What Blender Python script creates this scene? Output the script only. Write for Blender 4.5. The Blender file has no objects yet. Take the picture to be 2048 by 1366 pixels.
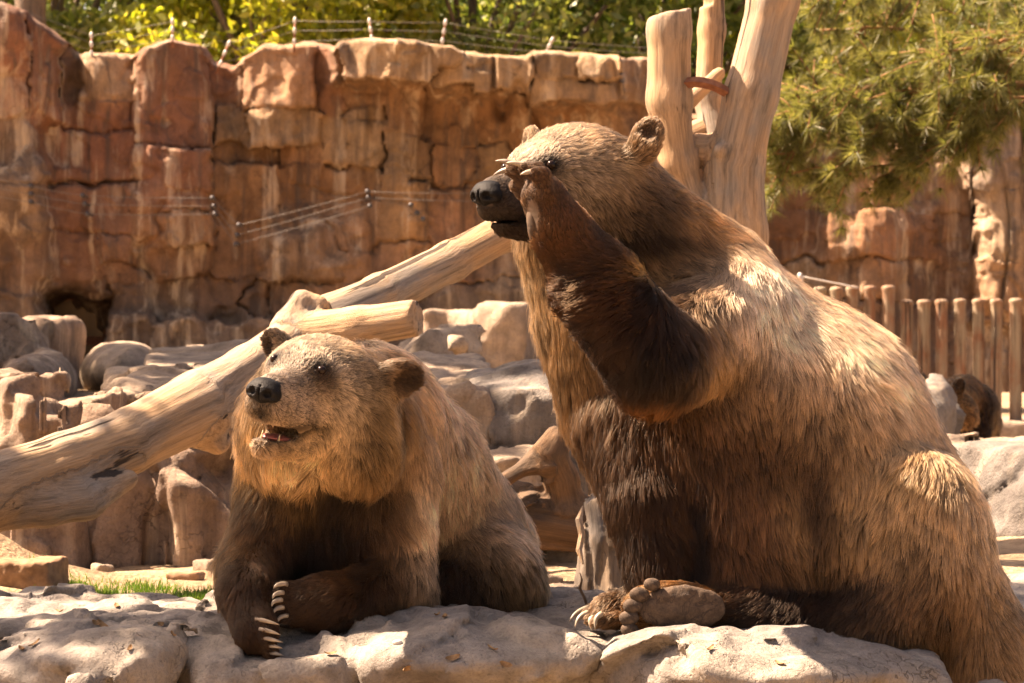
import bpy, math, random
import numpy as np
from mathutils import Vector, kdtree

# ------------------------------------------------------------------ camera, sky, sun, exposure
SC = bpy.context.scene
COL = SC.collection
F_PX = 7200.0            # focal length in pixels of the 2048 px wide frame
CAM_Z = 0.815
cam_d = bpy.data.cameras.new('camera')
cam_d.sensor_width = 36.0
cam_d.lens = F_PX / 2048.0 * 36.0
cam_d.clip_start = 0.1
cam_d.clip_end = 600.0
cam_d.dof.use_dof = True
cam_d.dof.focus_distance = 9.75
cam_d.dof.aperture_fstop = 11.5
cam = bpy.data.objects.new('camera', cam_d)
cam.location = (0, 0, CAM_Z)
cam.rotation_euler = (math.radians(90), 0, 0)
COL.objects.link(cam)
SC.camera = cam

SUN_EL, SUN_AZ = math.radians(53), math.radians(14)      # azimuth: degrees behind the picture's left
SUN_DIR = np.array([-math.cos(SUN_EL) * math.cos(SUN_AZ), math.cos(SUN_EL) * math.sin(SUN_AZ), math.sin(SUN_EL)])
world = bpy.data.worlds.new('World')
SC.world = world
world.use_nodes = True
wn = world.node_tree
wn.nodes.clear()
sky = wn.nodes.new('ShaderNodeTexSky')
sky.sky_type = 'NISHITA'
sky.sun_disc = False
sky.sun_elevation = SUN_EL
sky.sun_rotation = math.atan2(SUN_DIR[0], SUN_DIR[1])
sky.dust_density = 4.0
sky.ozone_density = 0.5
bgn = wn.nodes.new('ShaderNodeBackground')
bgn.inputs['Strength'].default_value = 0.05
won = wn.nodes.new('ShaderNodeOutputWorld')
wn.links.new(sky.outputs[0], bgn.inputs[0])
wn.links.new(bgn.outputs[0], won.inputs[0])
sun_d = bpy.data.lights.new('sun', 'SUN')
sun_d.energy = 5.0
sun_d.angle = math.radians(0.6)
sun_d.color = (1.0, 0.92, 0.79)
sun = bpy.data.objects.new('sun', sun_d)
sun.rotation_euler = Vector(SUN_DIR).to_track_quat('Z', 'Y').to_euler()
sun.location = (-6, 14, 8)
COL.objects.link(sun)

vs = SC.view_settings
vs.view_transform = 'Standard'
vs.look = 'None'
vs.gamma = 1.0
vs.exposure = 2.35
vs.use_curve_mapping = False
vs.use_white_balance = True
vs.white_balance_temperature = 8500
vs.white_balance_tint = 24
SC.cycles.max_bounces = 6
SC.cycles.diffuse_bounces = 3
SC.cycles.glossy_bounces = 4
SC.cycles.transmission_bounces = 6
SC.cycles.transparent_max_bounces = 6
SC.cycles.use_denoising = True
SC.cycles.use_adaptive_sampling = True
SC.cycles.adaptive_threshold = 0.025
SC.cycles_curves.shape = 'RIBBONS'

RNG = np.random.default_rng(7)
random.seed(7)

# ------------------------------------------------------------------ helpers: picture plane to place, noise
def P(px, py, Y):
    return np.array([(px - 1024.0) * Y / F_PX, Y, CAM_Z - (py - 683.0) * Y / F_PX])

def nrm(v):
    v = np.asarray(v, float)
    return v / max(np.linalg.norm(v), 1e-9)

def nrows(a):
    return a / np.maximum(np.linalg.norm(a, axis=-1, keepdims=True), 1e-9)

def _hash(ix, iy, iz, seed):
    h = (ix.astype(np.int64) * 374761393 + iy.astype(np.int64) * 668265263 + iz.astype(np.int64) * 2147483647 + seed * 1274126177) & 0xFFFFFFFF
    h = ((h ^ (h >> 13)) * 1274126177) & 0xFFFFFFFF
    return ((h ^ (h >> 16)) & 0xFFFF).astype(np.float32) / 65535.0

def vnoise(p, seed=0):
    """value noise in -1..1, p (N,3)"""
    i = np.floor(p).astype(np.int64)
    f = (p - i).astype(np.float32)
    u = f * f * (3 - 2 * f)
    out = np.zeros(len(p), np.float32)
    for dx in (0, 1):
        wx = u[:, 0] if dx else 1 - u[:, 0]
        for dy in (0, 1):
            wy = u[:, 1] if dy else 1 - u[:, 1]
            for dz in (0, 1):
                wz = u[:, 2] if dz else 1 - u[:, 2]
                out += wx * wy * wz * _hash(i[:, 0] + dx, i[:, 1] + dy, i[:, 2] + dz, seed)
    return out * 2 - 1

def fbm(p, octv=4, seed=0, gain=0.5, ridged=False):
    a, tot, out = 1.0, 0.0, np.zeros(len(p), np.float32)
    q = np.array(p, float)
    for o in range(octv):
        n = vnoise(q, seed + o * 17)
        if ridged:
            n = 1 - 2 * np.abs(n)
        out += a * n
        tot += a
        a *= gain
        q = q * 2.03 + 11.7
    return out / tot

def facet(p, freq, seed=0):
    """cellular field: every cell a plane of its own tilt, about -1..1"""
    q = p * freq + .35 * np.stack([vnoise(p * freq * 1.3 + 9 * i, seed + i) for i in range(3)], -1)
    b = np.floor(q).astype(np.int64)
    best = np.full(len(p), 9.0); out = np.zeros(len(p))
    for dx in (-1, 0, 1):
        for dy in (-1, 0, 1):
            for dz in (-1, 0, 1):
                c = b + np.array([dx, dy, dz])
                h = [_hash(c[:, 0], c[:, 1], c[:, 2], seed + 100 + k) for k in range(6)]
                d = q - c - np.stack(h[:3], -1)
                r = (d * d).sum(1)
                m = r < best
                best[m] = r[m]
                v = (d * (np.stack(h[3:], -1) - .5)).sum(1) * 2 + (h[3] - .5) * .5
                out[m] = v[m]
    return out

# ------------------------------------------------------------------ helpers: objects
def link(o, parent=None, label=None, category=None, group=None, kind=None):
    COL.objects.link(o)
    if parent is not None:
        o.parent = parent
    if label:
        o['label'] = label
    if category:
        o['category'] = category
    if group:
        o['group'] = group
    if kind:
        o['kind'] = kind
    return o

def empty(name, loc=(0, 0, 0), **kw):
    o = bpy.data.objects.new(name, None)
    o.empty_display_size = 0.05
    o.location = tuple(float(x) for x in loc)
    return link(o, **kw)

def mesh_obj(name, V, Fc, mat, parent=None, smooth=True, attrs=None, origin=None, **kw):
    """V (N,3) world coordinates, Fc (M,3|4) int or list of faces; parents are Empties or meshes at identity rotation"""
    V = np.asarray(V, np.float64)
    base = np.zeros(3)
    if parent is not None:
        q = parent
        while q is not None:
            base = base + np.array(q.location)
            q = q.parent
    org = np.array(origin, float) if origin is not None else (V.min(0) + V.max(0)) / 2 * np.array([1, 1, 0]) + np.array([0, 0, V[:, 2].min()])
    me = bpy.data.meshes.new(name)
    if isinstance(Fc, np.ndarray):
        n = Fc.shape[1]
        me.vertices.add(len(V))
        me.vertices.foreach_set('co', (V - org).astype(np.float32).ravel())
        me.loops.add(Fc.size)
        me.loops.foreach_set('vertex_index', Fc.astype(np.int32).ravel())
        me.polygons.add(len(Fc))
        me.polygons.foreach_set('loop_start', np.arange(0, Fc.size, n, dtype=np.int32))
        me.update(calc_edges=True)
    else:
        me.from_pydata((V - org).tolist(), [], [list(map(int, f)) for f in Fc])
        me.update()
    if smooth:
        me.polygons.foreach_set('use_smooth', np.ones(len(me.polygons), bool))
    for k, a in (attrs or {}).items():
        a = np.asarray(a, np.float32)
        if a.ndim == 1:
            me.attributes.new(k, 'FLOAT', 'POINT').data.foreach_set('value', a)
        elif a.shape[1] == 3:
            me.attributes.new(k, 'FLOAT_VECTOR', 'POINT').data.foreach_set('vector', a.ravel())
    me.materials.append(mat)
    o = bpy.data.objects.new(name, me)
    o.location = tuple(float(x) for x in (org - base))
    return link(o, parent=parent, **kw)

# ------------------------------------------------------------------ helpers: implicit surfaces
class Field:
    def __init__(self, h):
        self.h = h
        self.prims = []

    def cap(self, a, b, ra, rb, k=0.04, op='u', **at):
        self.prims.append(dict(t='c', a=np.array(a, float), b=np.array(b, float), ra=ra, rb=rb, k=k, op=op, at=at))

    def ball(self, c, r, k=0.04, op='u', **at):
        self.cap(c, np.array(c) + [0, 0, 1e-4], r, r, k, op, **at)

    def ell(self, c, r, R=None, k=0.04, op='u', **at):
        """ellipsoid: radii along the rows of R"""
        self.prims.append(dict(t='e', c=np.array(c, float), r=np.array(r, float), R=np.eye(3) if R is None else np.array(R, float), k=k, op=op, at=at))

    def box(self, c, hs, R=None, rnd=0.03, k=0.03, op='u', **at):
        self.prims.append(dict(t='b', c=np.array(c, float), r=np.array(hs, float), R=np.eye(3) if R is None else np.array(R, float), rnd=rnd, k=k, op=op, at=at))

    @staticmethod
    def dist(p, q):
        if p['t'] == 'c':
            ab = p['b'] - p['a']
            w = q - p['a']
            t = np.clip((w @ ab) / (ab @ ab), 0, 1)
            dd = w - t[..., None] * ab
            return np.sqrt((dd * dd).sum(-1)) - (p['ra'] + (p['rb'] - p['ra']) * t)
        w = (q - p['c']) @ p['R'].T
        if p['t'] == 'e':
            k0 = np.sqrt(((w / p['r']) ** 2).sum(-1))
            k1 = np.sqrt(((w / p['r'] ** 2) ** 2).sum(-1))
            return k0 * (k0 - 1) / np.maximum(k1, 1e-6)
        g = np.abs(w) - (p['r'] - p['rnd'])
        return np.sqrt((np.maximum(g, 0) ** 2).sum(-1)) + np.minimum(g.max(-1), 0) - p['rnd']

    @staticmethod
    def box_of(p):
        if p['t'] == 'c':
            r = max(p['ra'], p['rb'])
            return np.minimum(p['a'], p['b']) - r, np.maximum(p['a'], p['b']) + r
        e = (np.abs(p['R'].T) @ p['r'][:, None])[:, 0]
        return p['c'] - e, p['c'] + e

    def mesh(self, warp=None, pad=0.06, clip_lo=None, smooth=0):
        """smooth union of everything, polygonised by surface nets; warp(points)->offset of the field"""
        bl = np.array([self.box_of(p)[0] for p in self.prims if p['op'] == 'u']).min(0) - pad - 2 * self.h
        bh = np.array([self.box_of(p)[1] for p in self.prims if p['op'] == 'u']).max(0) + pad + 2 * self.h
        if clip_lo is not None:
            bl = np.maximum(bl, clip_lo)
        n = np.ceil((bh - bl) / self.h).astype(int) + 1
        ax = [(bl[i] + self.h * np.arange(n[i])).astype(np.float32) for i in range(3)]
        v = np.full(n, 10.0, np.float32)
        for p in self.prims:
            lo, hi = self.box_of(p)
            m = max(pad, p['k'] * 1.1) + self.h * 2
            i0 = np.clip(np.floor((lo - m - bl) / self.h).astype(int), 0, n)
            i1 = np.clip(np.ceil((hi + m - bl) / self.h).astype(int) + 1, 0, n)
            if (i1 <= i0).any():
                continue
            sl = tuple(slice(i0[i], i1[i]) for i in range(3))
            q = np.stack(np.meshgrid(*[ax[i][sl[i]] for i in range(3)], indexing='ij'), -1)
            d = self.dist(p, q).astype(np.float32)
            a = v[sl]
            k = p['k']
            if p['op'] == 'u':
                h = np.clip(0.5 + 0.5 * (a - d) / k, 0, 1)
                v[sl] = a * (1 - h) + d * h - k * h * (1 - h)
            else:
                v[sl] = np.maximum(a, -d)
        if warp is not None:
            near = np.abs(v) < pad + 0.02
            idx = np.nonzero(near)
            pts = np.stack([ax[i][idx[i]] for i in range(3)], -1)
            v[idx] += warp(pts)
        # close the box
        for a_ in range(3):
            s0 = [slice(None)] * 3; s0[a_] = 0; v[tuple(s0)] = 1.0
            s0[a_] = -1; v[tuple(s0)] = 1.0
        V, Q = surface_nets(v, bl, self.h)
        for _ in range(smooth):
            V = relax(V, Q)
        return V, Q

    def attr(self, V, key, default, tau=0.02):
        num = np.zeros((len(V), len(np.atleast_1d(default))), np.float64)
        den = np.zeros(len(V))
        for p in self.prims:
            if p['op'] != 'u' or key not in p['at']:
                continue
            d = self.dist(p, V)
            w = np.exp(-np.clip(d / tau, -3, 60))
            num += w[:, None] * np.atleast_1d(np.array(p['at'][key], float))
            den += w
        return num / np.maximum(den, 1e-12)[:, None]

def surface_nets(v, org, h):
    s = v < 0
    nx, ny, nz = v.shape
    c = np.zeros((nx - 1, ny - 1, nz - 1), np.int8)
    for dx in (0, 1):
        for dy in (0, 1):
            for dz in (0, 1):
                c += s[dx:nx - 1 + dx, dy:ny - 1 + dy, dz:nz - 1 + dz]
    cells = np.nonzero((c > 0) & (c < 8))
    m = len(cells[0])
    ids = np.full(c.shape, -1, np.int32)
    ids[cells] = np.arange(m)
    acc = np.zeros((m, 3)); cnt = np.zeros(m)
    I, J, K = cells
    for ax in range(3):
        for o1 in (0, 1):
            for o2 in (0, 1):
                off = [0, 0, 0]
                oth = [x for x in range(3) if x != ax]
                off[oth[0]], off[oth[1]] = o1, o2
                a = v[I + off[0], J + off[1], K + off[2]]
                e = list(off); e[ax] = 1
                b = v[I + e[0], J + e[1], K + e[2]]
                x = (a < 0) != (b < 0)
                t = np.where(x, a / np.where(x, a - b, 1), 0)
                pt = np.zeros((m, 3))
                pt[:, oth[0]], pt[:, oth[1]] = o1, o2
                pt[:, ax] = t
                acc += pt * x[:, None]
                cnt += x
    V = np.stack(cells, -1) + acc / np.maximum(cnt, 1)[:, None]
    V = V * h + np.asarray(org)
    quads = []
    for ax in range(3):
        sl0 = [slice(None)] * 3; sl1 = [slice(None)] * 3
        sl0[ax] = slice(0, -1); sl1[ax] = slice(1, None)
        ch = s[tuple(sl0)] != s[tuple(sl1)]
        e = np.stack(np.nonzero(ch), -1)
        oth = [x for x in range(3) if x != ax]
        ok = np.ones(len(e), bool)
        for o in oth:
            ok &= (e[:, o] > 0) & (e[:, o] < v.shape[o] - 1)
        e = e[ok]
        flip = s[e[:, 0], e[:, 1], e[:, 2]]
        d1 = np.zeros(3, int); d1[oth[0]] = 1
        d2 = np.zeros(3, int); d2[oth[1]] = 1
        g = lambda q: ids[q[:, 0], q[:, 1], q[:, 2]]
        qd = np.stack([g(e - d1 - d2), g(e - d2), g(e), g(e - d1)], -1)
        if ax == 1:
            flip = ~flip
        qd[~flip] = qd[~flip][:, ::-1]
        quads.append(qd)
    Q = np.concatenate(quads)
    return V, Q[(Q >= 0).all(1)]

def relax(V, Q, f=0.5):
    acc = np.zeros_like(V); cnt = np.zeros(len(V))
    for i in range(4):
        a, b = Q[:, i], Q[:, (i + 1) % 4]
        np.add.at(acc, a, V[b]); np.add.at(cnt, a, 1)
        np.add.at(acc, b, V[a]); np.add.at(cnt, b, 1)
    return V * (1 - f) + f * acc / np.maximum(cnt, 1)[:, None]

def vnormals(V, Q):
    n = np.cross(V[Q[:, 2]] - V[Q[:, 0]], V[Q[:, 3]] - V[Q[:, 1]])
    out = np.zeros_like(V)
    for i in range(4):
        np.add.at(out, Q[:, i], n)
    return nrows(out)

# ------------------------------------------------------------------ helpers: materials
MATS = {}
class NT:
    """small wrapper to wire node materials"""
    def __init__(self, name):
        self.m = bpy.data.materials.new(name)
        self.m.use_nodes = True
        self.t = self.m.node_tree
        self.t.nodes.clear()
        self.out = self.n('ShaderNodeOutputMaterial')

    def n(self, typ, **kw):
        nd = self.t.nodes.new(typ)
        for k, v in kw.items():
            setattr(nd, k, v)
        return nd

    def put(self, sock, v):
        if hasattr(v, 'is_output') or isinstance(v, bpy.types.NodeSocket):
            self.t.links.new(v, sock)
        elif isinstance(v, (tuple, list)) and len(v) == 3 and sock.type == 'RGBA':
            sock.default_value = (*v, 1)
        else:
            sock.default_value = v

    def coord(self, kind='Object'):
        return self.n('ShaderNodeTexCoord').outputs[kind]

    def attr(self, name, vec=True):
        a = self.n('ShaderNodeAttribute')
        a.attribute_name = name
        return a.outputs['Vector' if vec else 'Fac']

    def col_attr(self, name):
        a = self.n('ShaderNodeAttribute')
        a.attribute_name = name
        return a.outputs['Color']

    def map(self, v, scale=(1, 1, 1), loc=(0, 0, 0), rot=(0, 0, 0)):
        m = self.n('ShaderNodeMapping')
        self.put(m.inputs['Vector'], v)
        m.inputs['Scale'].default_value = scale
        m.inputs['Location'].default_value = loc
        m.inputs['Rotation'].default_value = rot
        return m.outputs[0]

    def noise(self, v, scale, detail=5, rough=0.55, dist=0.0, color=False):
        t = self.n('ShaderNodeTexNoise')
        self.put(t.inputs['Vector'], v)
        t.inputs['Scale'].default_value = scale
        t.inputs['Detail'].default_value = detail
        t.inputs['Roughness'].default_value = rough
        t.inputs['Distortion'].default_value = dist
        return t.outputs['Color' if color else 'Fac']

    def voro(self, v, scale, feature='F1', out='Distance', rnd=1.0):
        t = self.n('ShaderNodeTexVoronoi')
        t.feature = feature
        self.put(t.inputs['Vector'], v)
        t.inputs['Scale'].default_value = scale
        t.inputs['Randomness'].default_value = rnd
        return t.outputs[out]

    def ramp(self, f, stops, interp='LINEAR'):
        r = self.n('ShaderNodeValToRGB')
        r.color_ramp.interpolation = interp
        self.put(r.inputs[0], f)
        el = r.color_ramp.elements
        while len(el) < len(stops):
            el.new(0.5)
        for e, (p, c) in zip(el, stops):
            e.position = p
            e.color = (*c, 1) if isinstance(c, (tuple, list)) else (c, c, c, 1)
        return r.outputs[0]

    def mix(self, f, a, b, blend='MIX'):
        m = self.n('ShaderNodeMix')
        m.data_type = 'RGBA'
        m.blend_type = blend
        self.put(m.inputs[0], f)
        self.put(m.inputs[6], a)
        self.put(m.inputs[7], b)
        return m.outputs[2]

    def math(self, op, a, b=0.0, clamp=False):
        m = self.n('ShaderNodeMath')
        m.operation = op
        m.use_clamp = clamp
        self.put(m.inputs[0], a)
        self.put(m.inputs[1], b)
        return m.outputs[0]

    def bump(self, h, strength=0.5, dist=0.01, normal=None):
        b = self.n('ShaderNodeBump')
        b.inputs['Strength'].default_value = strength
        b.inputs['Distance'].default_value = dist
        self.put(b.inputs['Height'], h)
        if normal is not None:
            self.put(b.inputs['Normal'], normal)
        return b.outputs[0]

    def bsdf(self, color, rough=0.8, spec=0.3, normal=None, metal=0.0, **kw):
        b = self.n('ShaderNodeBsdfPrincipled')
        self.put(b.inputs['Base Color'], color)
        self.put(b.inputs['Roughness'], rough)
        b.inputs['Specular IOR Level'].default_value = spec
        b.inputs['Metallic'].default_value = metal
        if normal is not None:
            self.put(b.inputs['Normal'], normal)
        for k, v in kw.items():
            self.put(b.inputs[k], v)
        self.t.links.new(b.outputs[0], self.out.inputs[0])
        return b

def mat_simple(name, c0, c1, scale=30, rough=0.5, spec=0.4, bump=0.2, bdist=0.003, metal=0.0):
    t = NT(name)
    n = t.noise(t.coord(), scale, 5)
    t.bsdf(t.ramp(n, [(0.3, c0), (0.7, c1)]), rough, spec, t.bump(n, bump, bdist), metal)
    return t.m


def tube(path, radii, seg=10, cap=True, flat=None):
    """swept tube, path (N,3)"""
    path = np.asarray(path, float)
    n = len(path)
    T = nrows(np.gradient(path, axis=0))
    ref = np.array([0, 0, 1.0]) if abs(T[0][2]) < 0.9 else np.array([1.0, 0, 0])
    a = nrm(np.cross(ref, T[0]))
    V = []
    for i in range(n):
        a = nrm(a - T[i] * (a @ T[i]))
        b = np.cross(T[i], a)
        th = np.linspace(0, 2 * np.pi, seg, endpoint=False)
        r = radii[i]
        V.append(path[i] + r * (np.cos(th)[:, None] * a + np.sin(th)[:, None] * b))
    V = np.concatenate(V)
    i0 = (np.arange(n - 1)[:, None] * seg + np.arange(seg)[None]).ravel()
    i1 = (np.arange(n - 1)[:, None] * seg + (np.arange(seg)[None] + 1) % seg).ravel()
    Fc = np.stack([i0, i1, i1 + seg, i0 + seg], -1).tolist()
    if cap:
        Fc.append(list(range(seg))[::-1])
        Fc.append(list(range((n - 1) * seg, n * seg)))
    return V, Fc


def bez(a, m, b, n):
    t = np.linspace(0, 1, n)[:, None]
    return (1 - t) ** 2 * np.array(a) + 2 * t * (1 - t) * np.array(m) + t ** 2 * np.array(b)

# ------------------------------------------------------------------ stone, soil and wood materials
def mat_rock(name, ca, cb, cc, scale=1.0, pits=1.0, streak=0.0, attr=None):
    """mottled stone: three tones, pitted relief, optional vertical stains, optional per-vertex colour"""
    t = NT(name)
    o = t.n('ShaderNodeNewGeometry').outputs['Position']
    big = t.noise(o, 1.6 * scale, 6, 0.6, 0.3)
    mid = t.noise(o, 9 * scale, 8, 0.65)
    fine = t.noise(o, 70 * scale, 6, 0.7)
    c = t.ramp(big, [(0.32, ca), (0.5, cb), (0.68, cc)])
    if attr:
        c = t.mix(0.82, c, t.col_attr(attr))
    c = t.mix(1.0, c, t.ramp(mid, [(0.3, 0.62), (0.55, 1.0), (0.75, 1.18)]), 'MULTIPLY')
    c = t.mix(0.8, c, t.ramp(fine, [(0.28, 0.55), (0.5, 1.0), (0.8, 1.2)]), 'MULTIPLY')
    if streak:
        st = t.noise(t.map(o, (3.2, 3.2, 0.28)), 2.2 * scale, 7, 0.65, 0.4)
        st2 = t.noise(t.map(o, (5, 5, 0.35), (7, 3, 1)), 2.0 * scale, 7, 0.65, 0.4)
        c = t.mix(t.math('MULTIPLY', t.ramp(st, [(0.52, 0.0), (0.66, 1.0)]), streak), c, (0.52, 0.40, 0.28))
        c = t.mix(t.math('MULTIPLY', t.ramp(st2, [(0.50, 0.0), (0.66, 1.0)]), streak), c, (0.075, 0.055, 0.045))
    wv = t.n('ShaderNodeVectorMath'); wv.operation = 'ADD'
    t.put(wv.inputs[0], o); t.put(wv.inputs[1], t.noise(o, 3.5 * scale, 4, 0.6, 0.0, True))
    ck = t.voro(wv.outputs[0], 1.9 * scale, 'DISTANCE_TO_EDGE')
    ck = t.ramp(t.math('ADD', ck, t.math('MULTIPLY', t.noise(o, 4 * scale, 3), 0.05)), [(0.026, 1.0), (0.040, 0.0)])
    ck = t.math('MULTIPLY', ck, t.ramp(t.noise(o, 1.3 * scale, 2), [(0.5, 0.0), (0.62, 1.0)]))
    c = t.mix(t.math('MULTIPLY', ck, 0.6), c, (0.06, 0.045, 0.035))
    v = t.voro(o, 38 * scale)
    v2 = t.voro(t.map(o, (1, 1, 1), (3, 1, 2)), 95 * scale)
    pit = t.math('ADD', t.ramp(v, [(0.05, 0.0), (0.32, 1.0)]), t.math('MULTIPLY', t.ramp(v2, [(0.05, 0.0), (0.3, 1.0)]), 0.5))
    pit = t.math('MULTIPLY', pit, t.ramp(t.noise(o, 5 * scale, 3), [(0.42, 0.05), (0.62, 1.0)]))
    h = t.math('ADD', t.math('MULTIPLY', mid, 1.4), t.math('ADD', t.math('MULTIPLY', fine, 0.5), t.math('MULTIPLY', pit, 0.35 * pits)))
    h = t.math('SUBTRACT', h, t.math('MULTIPLY', ck, 0.6))
    t.bsdf(c, t.ramp(fine, [(0.3, 0.75), (0.7, 0.95)]), 0.25, t.bump(h, 0.75, 0.022 / scale))
    return t.m

def mat_wood(name, grey, tan, dark, k=1.0):
    t = NT(name)
    g = t.attr('grain')
    lines = t.noise(t.map(g, (1.1, 26, 26)), 1.5 * k, 8, 0.68, 0.25)
    fine = t.noise(t.map(g, (3.5, 110, 110)), 1.5 * k, 5, 0.7)
    blot = t.noise(t.map(g, (1.0, 2.0, 2.0)), 2.6 * k, 5, 0.6, 0.5)
    c = t.mix(t.ramp(blot, [(0.38, 0.0), (0.62, 1.0)]), grey, tan)
    c = t.mix(1.0, c, t.ramp(lines, [(0.30, 0.38), (0.48, 0.92), (0.72, 1.2)]), 'MULTIPLY')
    c = t.mix(0.75, c, t.ramp(fine, [(0.3, 0.62), (0.6, 1.08)]), 'MULTIPLY')
    crack = t.ramp(t.noise(t.map(g, (0.55, 15, 15), (3, 3, 3)), 1.2 * k, 4, 0.5, 0.3), [(0.345, 1.0), (0.375, 0.0)])
    c = t.mix(crack, c, dark)
    h = t.math('SUBTRACT', t.math('ADD', t.math('MULTIPLY', lines, 0.8), t.math('MULTIPLY', fine, 0.35)), t.math('MULTIPLY', crack, 0.8))
    t.bsdf(c, 0.75, 0.25, t.bump(h, 0.8, 0.012))
    return t.m

def mat_ground():
    t = NT('dirt_ground')
    o = t.n('ShaderNodeNewGeometry').outputs['Position']
    a = t.noise(o, 1.3, 7, 0.62, 0.4)
    b = t.noise(o, 24, 8, 0.7)
    c = t.ramp(a, [(0.35, (0.20, 0.135, 0.085)), (0.55, (0.36, 0.25, 0.155)), (0.7, (0.44, 0.33, 0.22))])
    c = t.mix(1.0, c, t.ramp(b, [(0.3, 0.55), (0.6, 1.1)]), 'MULTIPLY')
    v = t.voro(o, 46)
    t.bsdf(c, 0.95, 0.15, t.bump(t.math('ADD', b, t.math('MULTIPLY', v, 0.5)), 0.8, 0.03))
    return t.m

M_GROUND = mat_ground()
M_LEDGE = mat_rock('grey_ledge_stone', (0.175, 0.152, 0.137), (0.25, 0.218, 0.188), (0.33, 0.278, 0.222), 1.6, 1.2)
M_WALLROCK = mat_rock('brown_wall_stone', (0.15, 0.10, 0.075), (0.25, 0.17, 0.12), (0.34, 0.24, 0.17), 1.2, 0.8, 0.6)
M_TANROCK = mat_rock('tan_terrace_stone', (0.20, 0.15, 0.115), (0.30, 0.225, 0.165), (0.39, 0.30, 0.22), 1.2, 0.8, 0.35)
M_GREYROCK = mat_rock('grey_boulder_stone', (0.11, 0.098, 0.09), (0.17, 0.15, 0.133), (0.23, 0.195, 0.165), 1.2, 0.6, 0.35)
M_CLIFF = mat_rock('red_cliff_stone', (0.24, 0.12, 0.075), (0.36, 0.20, 0.12), (0.46, 0.30, 0.18), 0.8, 0.5, 0.75, 'stone_color')
M_WOOD = mat_wood('weathered_dead_wood', (0.27, 0.22, 0.175), (0.45, 0.28, 0.155), (0.05, 0.034, 0.024))
M_WOODDARK = mat_wood('rotten_brown_wood', (0.07, 0.047, 0.032), (0.18, 0.10, 0.052), (0.015, 0.011, 0.008))
M_WOODGREY = mat_wood('grey_split_wood', (0.13, 0.11, 0.095), (0.20, 0.145, 0.10), (0.03, 0.02, 0.015))
M_RUST = mat_simple('rusty_iron', (0.16, 0.06, 0.035), (0.30, 0.13, 0.075), 40, 0.7, 0.3, 0.3, 0.003, 0.3)
M_WIRE = mat_simple('galvanised_wire', (0.14, 0.125, 0.115), (0.22, 0.20, 0.18), 40, 0.6, 0.3, 0.0, 0.001, 0.3)
M_WHITE = mat_simple('white_ceramic', (0.42, 0.38, 0.34), (0.6, 0.55, 0.5), 40, 0.4, 0.5)
M_BLACKINS = mat_simple('dark_insulator', (0.035, 0.032, 0.035), (0.07, 0.06, 0.06), 40, 0.5, 0.4)

# ------------------------------------------------------------------ ground and terrace
def sheet(name, xs, ys, zf, mat, **kw):
    X, Y = np.meshgrid(xs, ys, indexing='ij')
    pts = np.column_stack([X.ravel(), Y.ravel(), np.zeros(X.size)])
    pts[:, 2] = zf(pts)
    n, m = X.shape
    i = (np.arange(n - 1)[:, None] * m + np.arange(m - 1)[None]).ravel()
    Q = np.stack([i, i + m, i + m + 1, i + 1], -1)
    return mesh_obj(name, pts, Q, mat, **kw)

def ground_z(p):
    q_ = np.column_stack([p[:, 0], p[:, 1], np.zeros(len(p))])
    z = -.03 + .035 * fbm(q_ * 1.7, 4, 3) + .012 * fbm(q_ * 9, 3, 5)
    z = z + .24 * np.exp(-(((p[:, 0] + 2.0) / .38) ** 2 + ((p[:, 1] - 12.55) / .45) ** 2))        # heap of soil
    front = np.clip((9.9 - p[:, 1]) / .5, 0, 1)
    return z - front * .9 - .14 * np.clip((p[:, 1] - 16) / 3, 0, 1)
gx = np.concatenate([[-300, -120, -50, -20, -10, -6], np.arange(-4, 4.01, .045), [6, 10, 20, 50, 120, 300]])
gy = np.concatenate([[-120, -40, -10, 0, 5, 8], np.arange(9, 14.6, .04), [15, 17, 20, 30, 60, 120, 300]])
sheet('ground', gx, gy, ground_z, M_GROUND, kind='structure')

def terrace_z(p):
    q_ = np.column_stack([p[:, 0], p[:, 1], np.zeros(len(p))])
    base = .50 - .78 * np.clip((p[:, 0] - .7) / .9, 0, 1) + .10 * np.clip((p[:, 1] - 16) / 12, 0, 1) * (p[:, 0] < .9)
    return base + .05 * fbm(q_ * .9, 4, 13) - .7 * np.clip((14.35 - p[:, 1]) / .25, 0, 1)
sheet('terrace_ground', np.concatenate([[-60, -30, -16], np.arange(-9, 9.01, .18), [16, 30, 60]]), np.concatenate([np.arange(14.1, 36, .18), [40, 46, 60, 90]]), terrace_z, M_GROUND, kind='structure')

# ------------------------------------------------------------------ rocks
def Rz(a, tilt=0.0, roll=0.0):
    a, b, c = math.radians(a), math.radians(tilt), math.radians(roll)
    ca, sa = math.cos(a), math.sin(a)
    A = np.array([[ca, sa, 0], [-sa, ca, 0], [0, 0, 1]])
    B = np.array([[1, 0, 0], [0, math.cos(b), math.sin(b)], [0, -math.sin(b), math.cos(b)]])
    C = np.array([[math.cos(c), 0, math.sin(c)], [0, 1, 0], [-math.sin(c), 0, math.cos(c)]])
    return A @ B @ C

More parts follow.
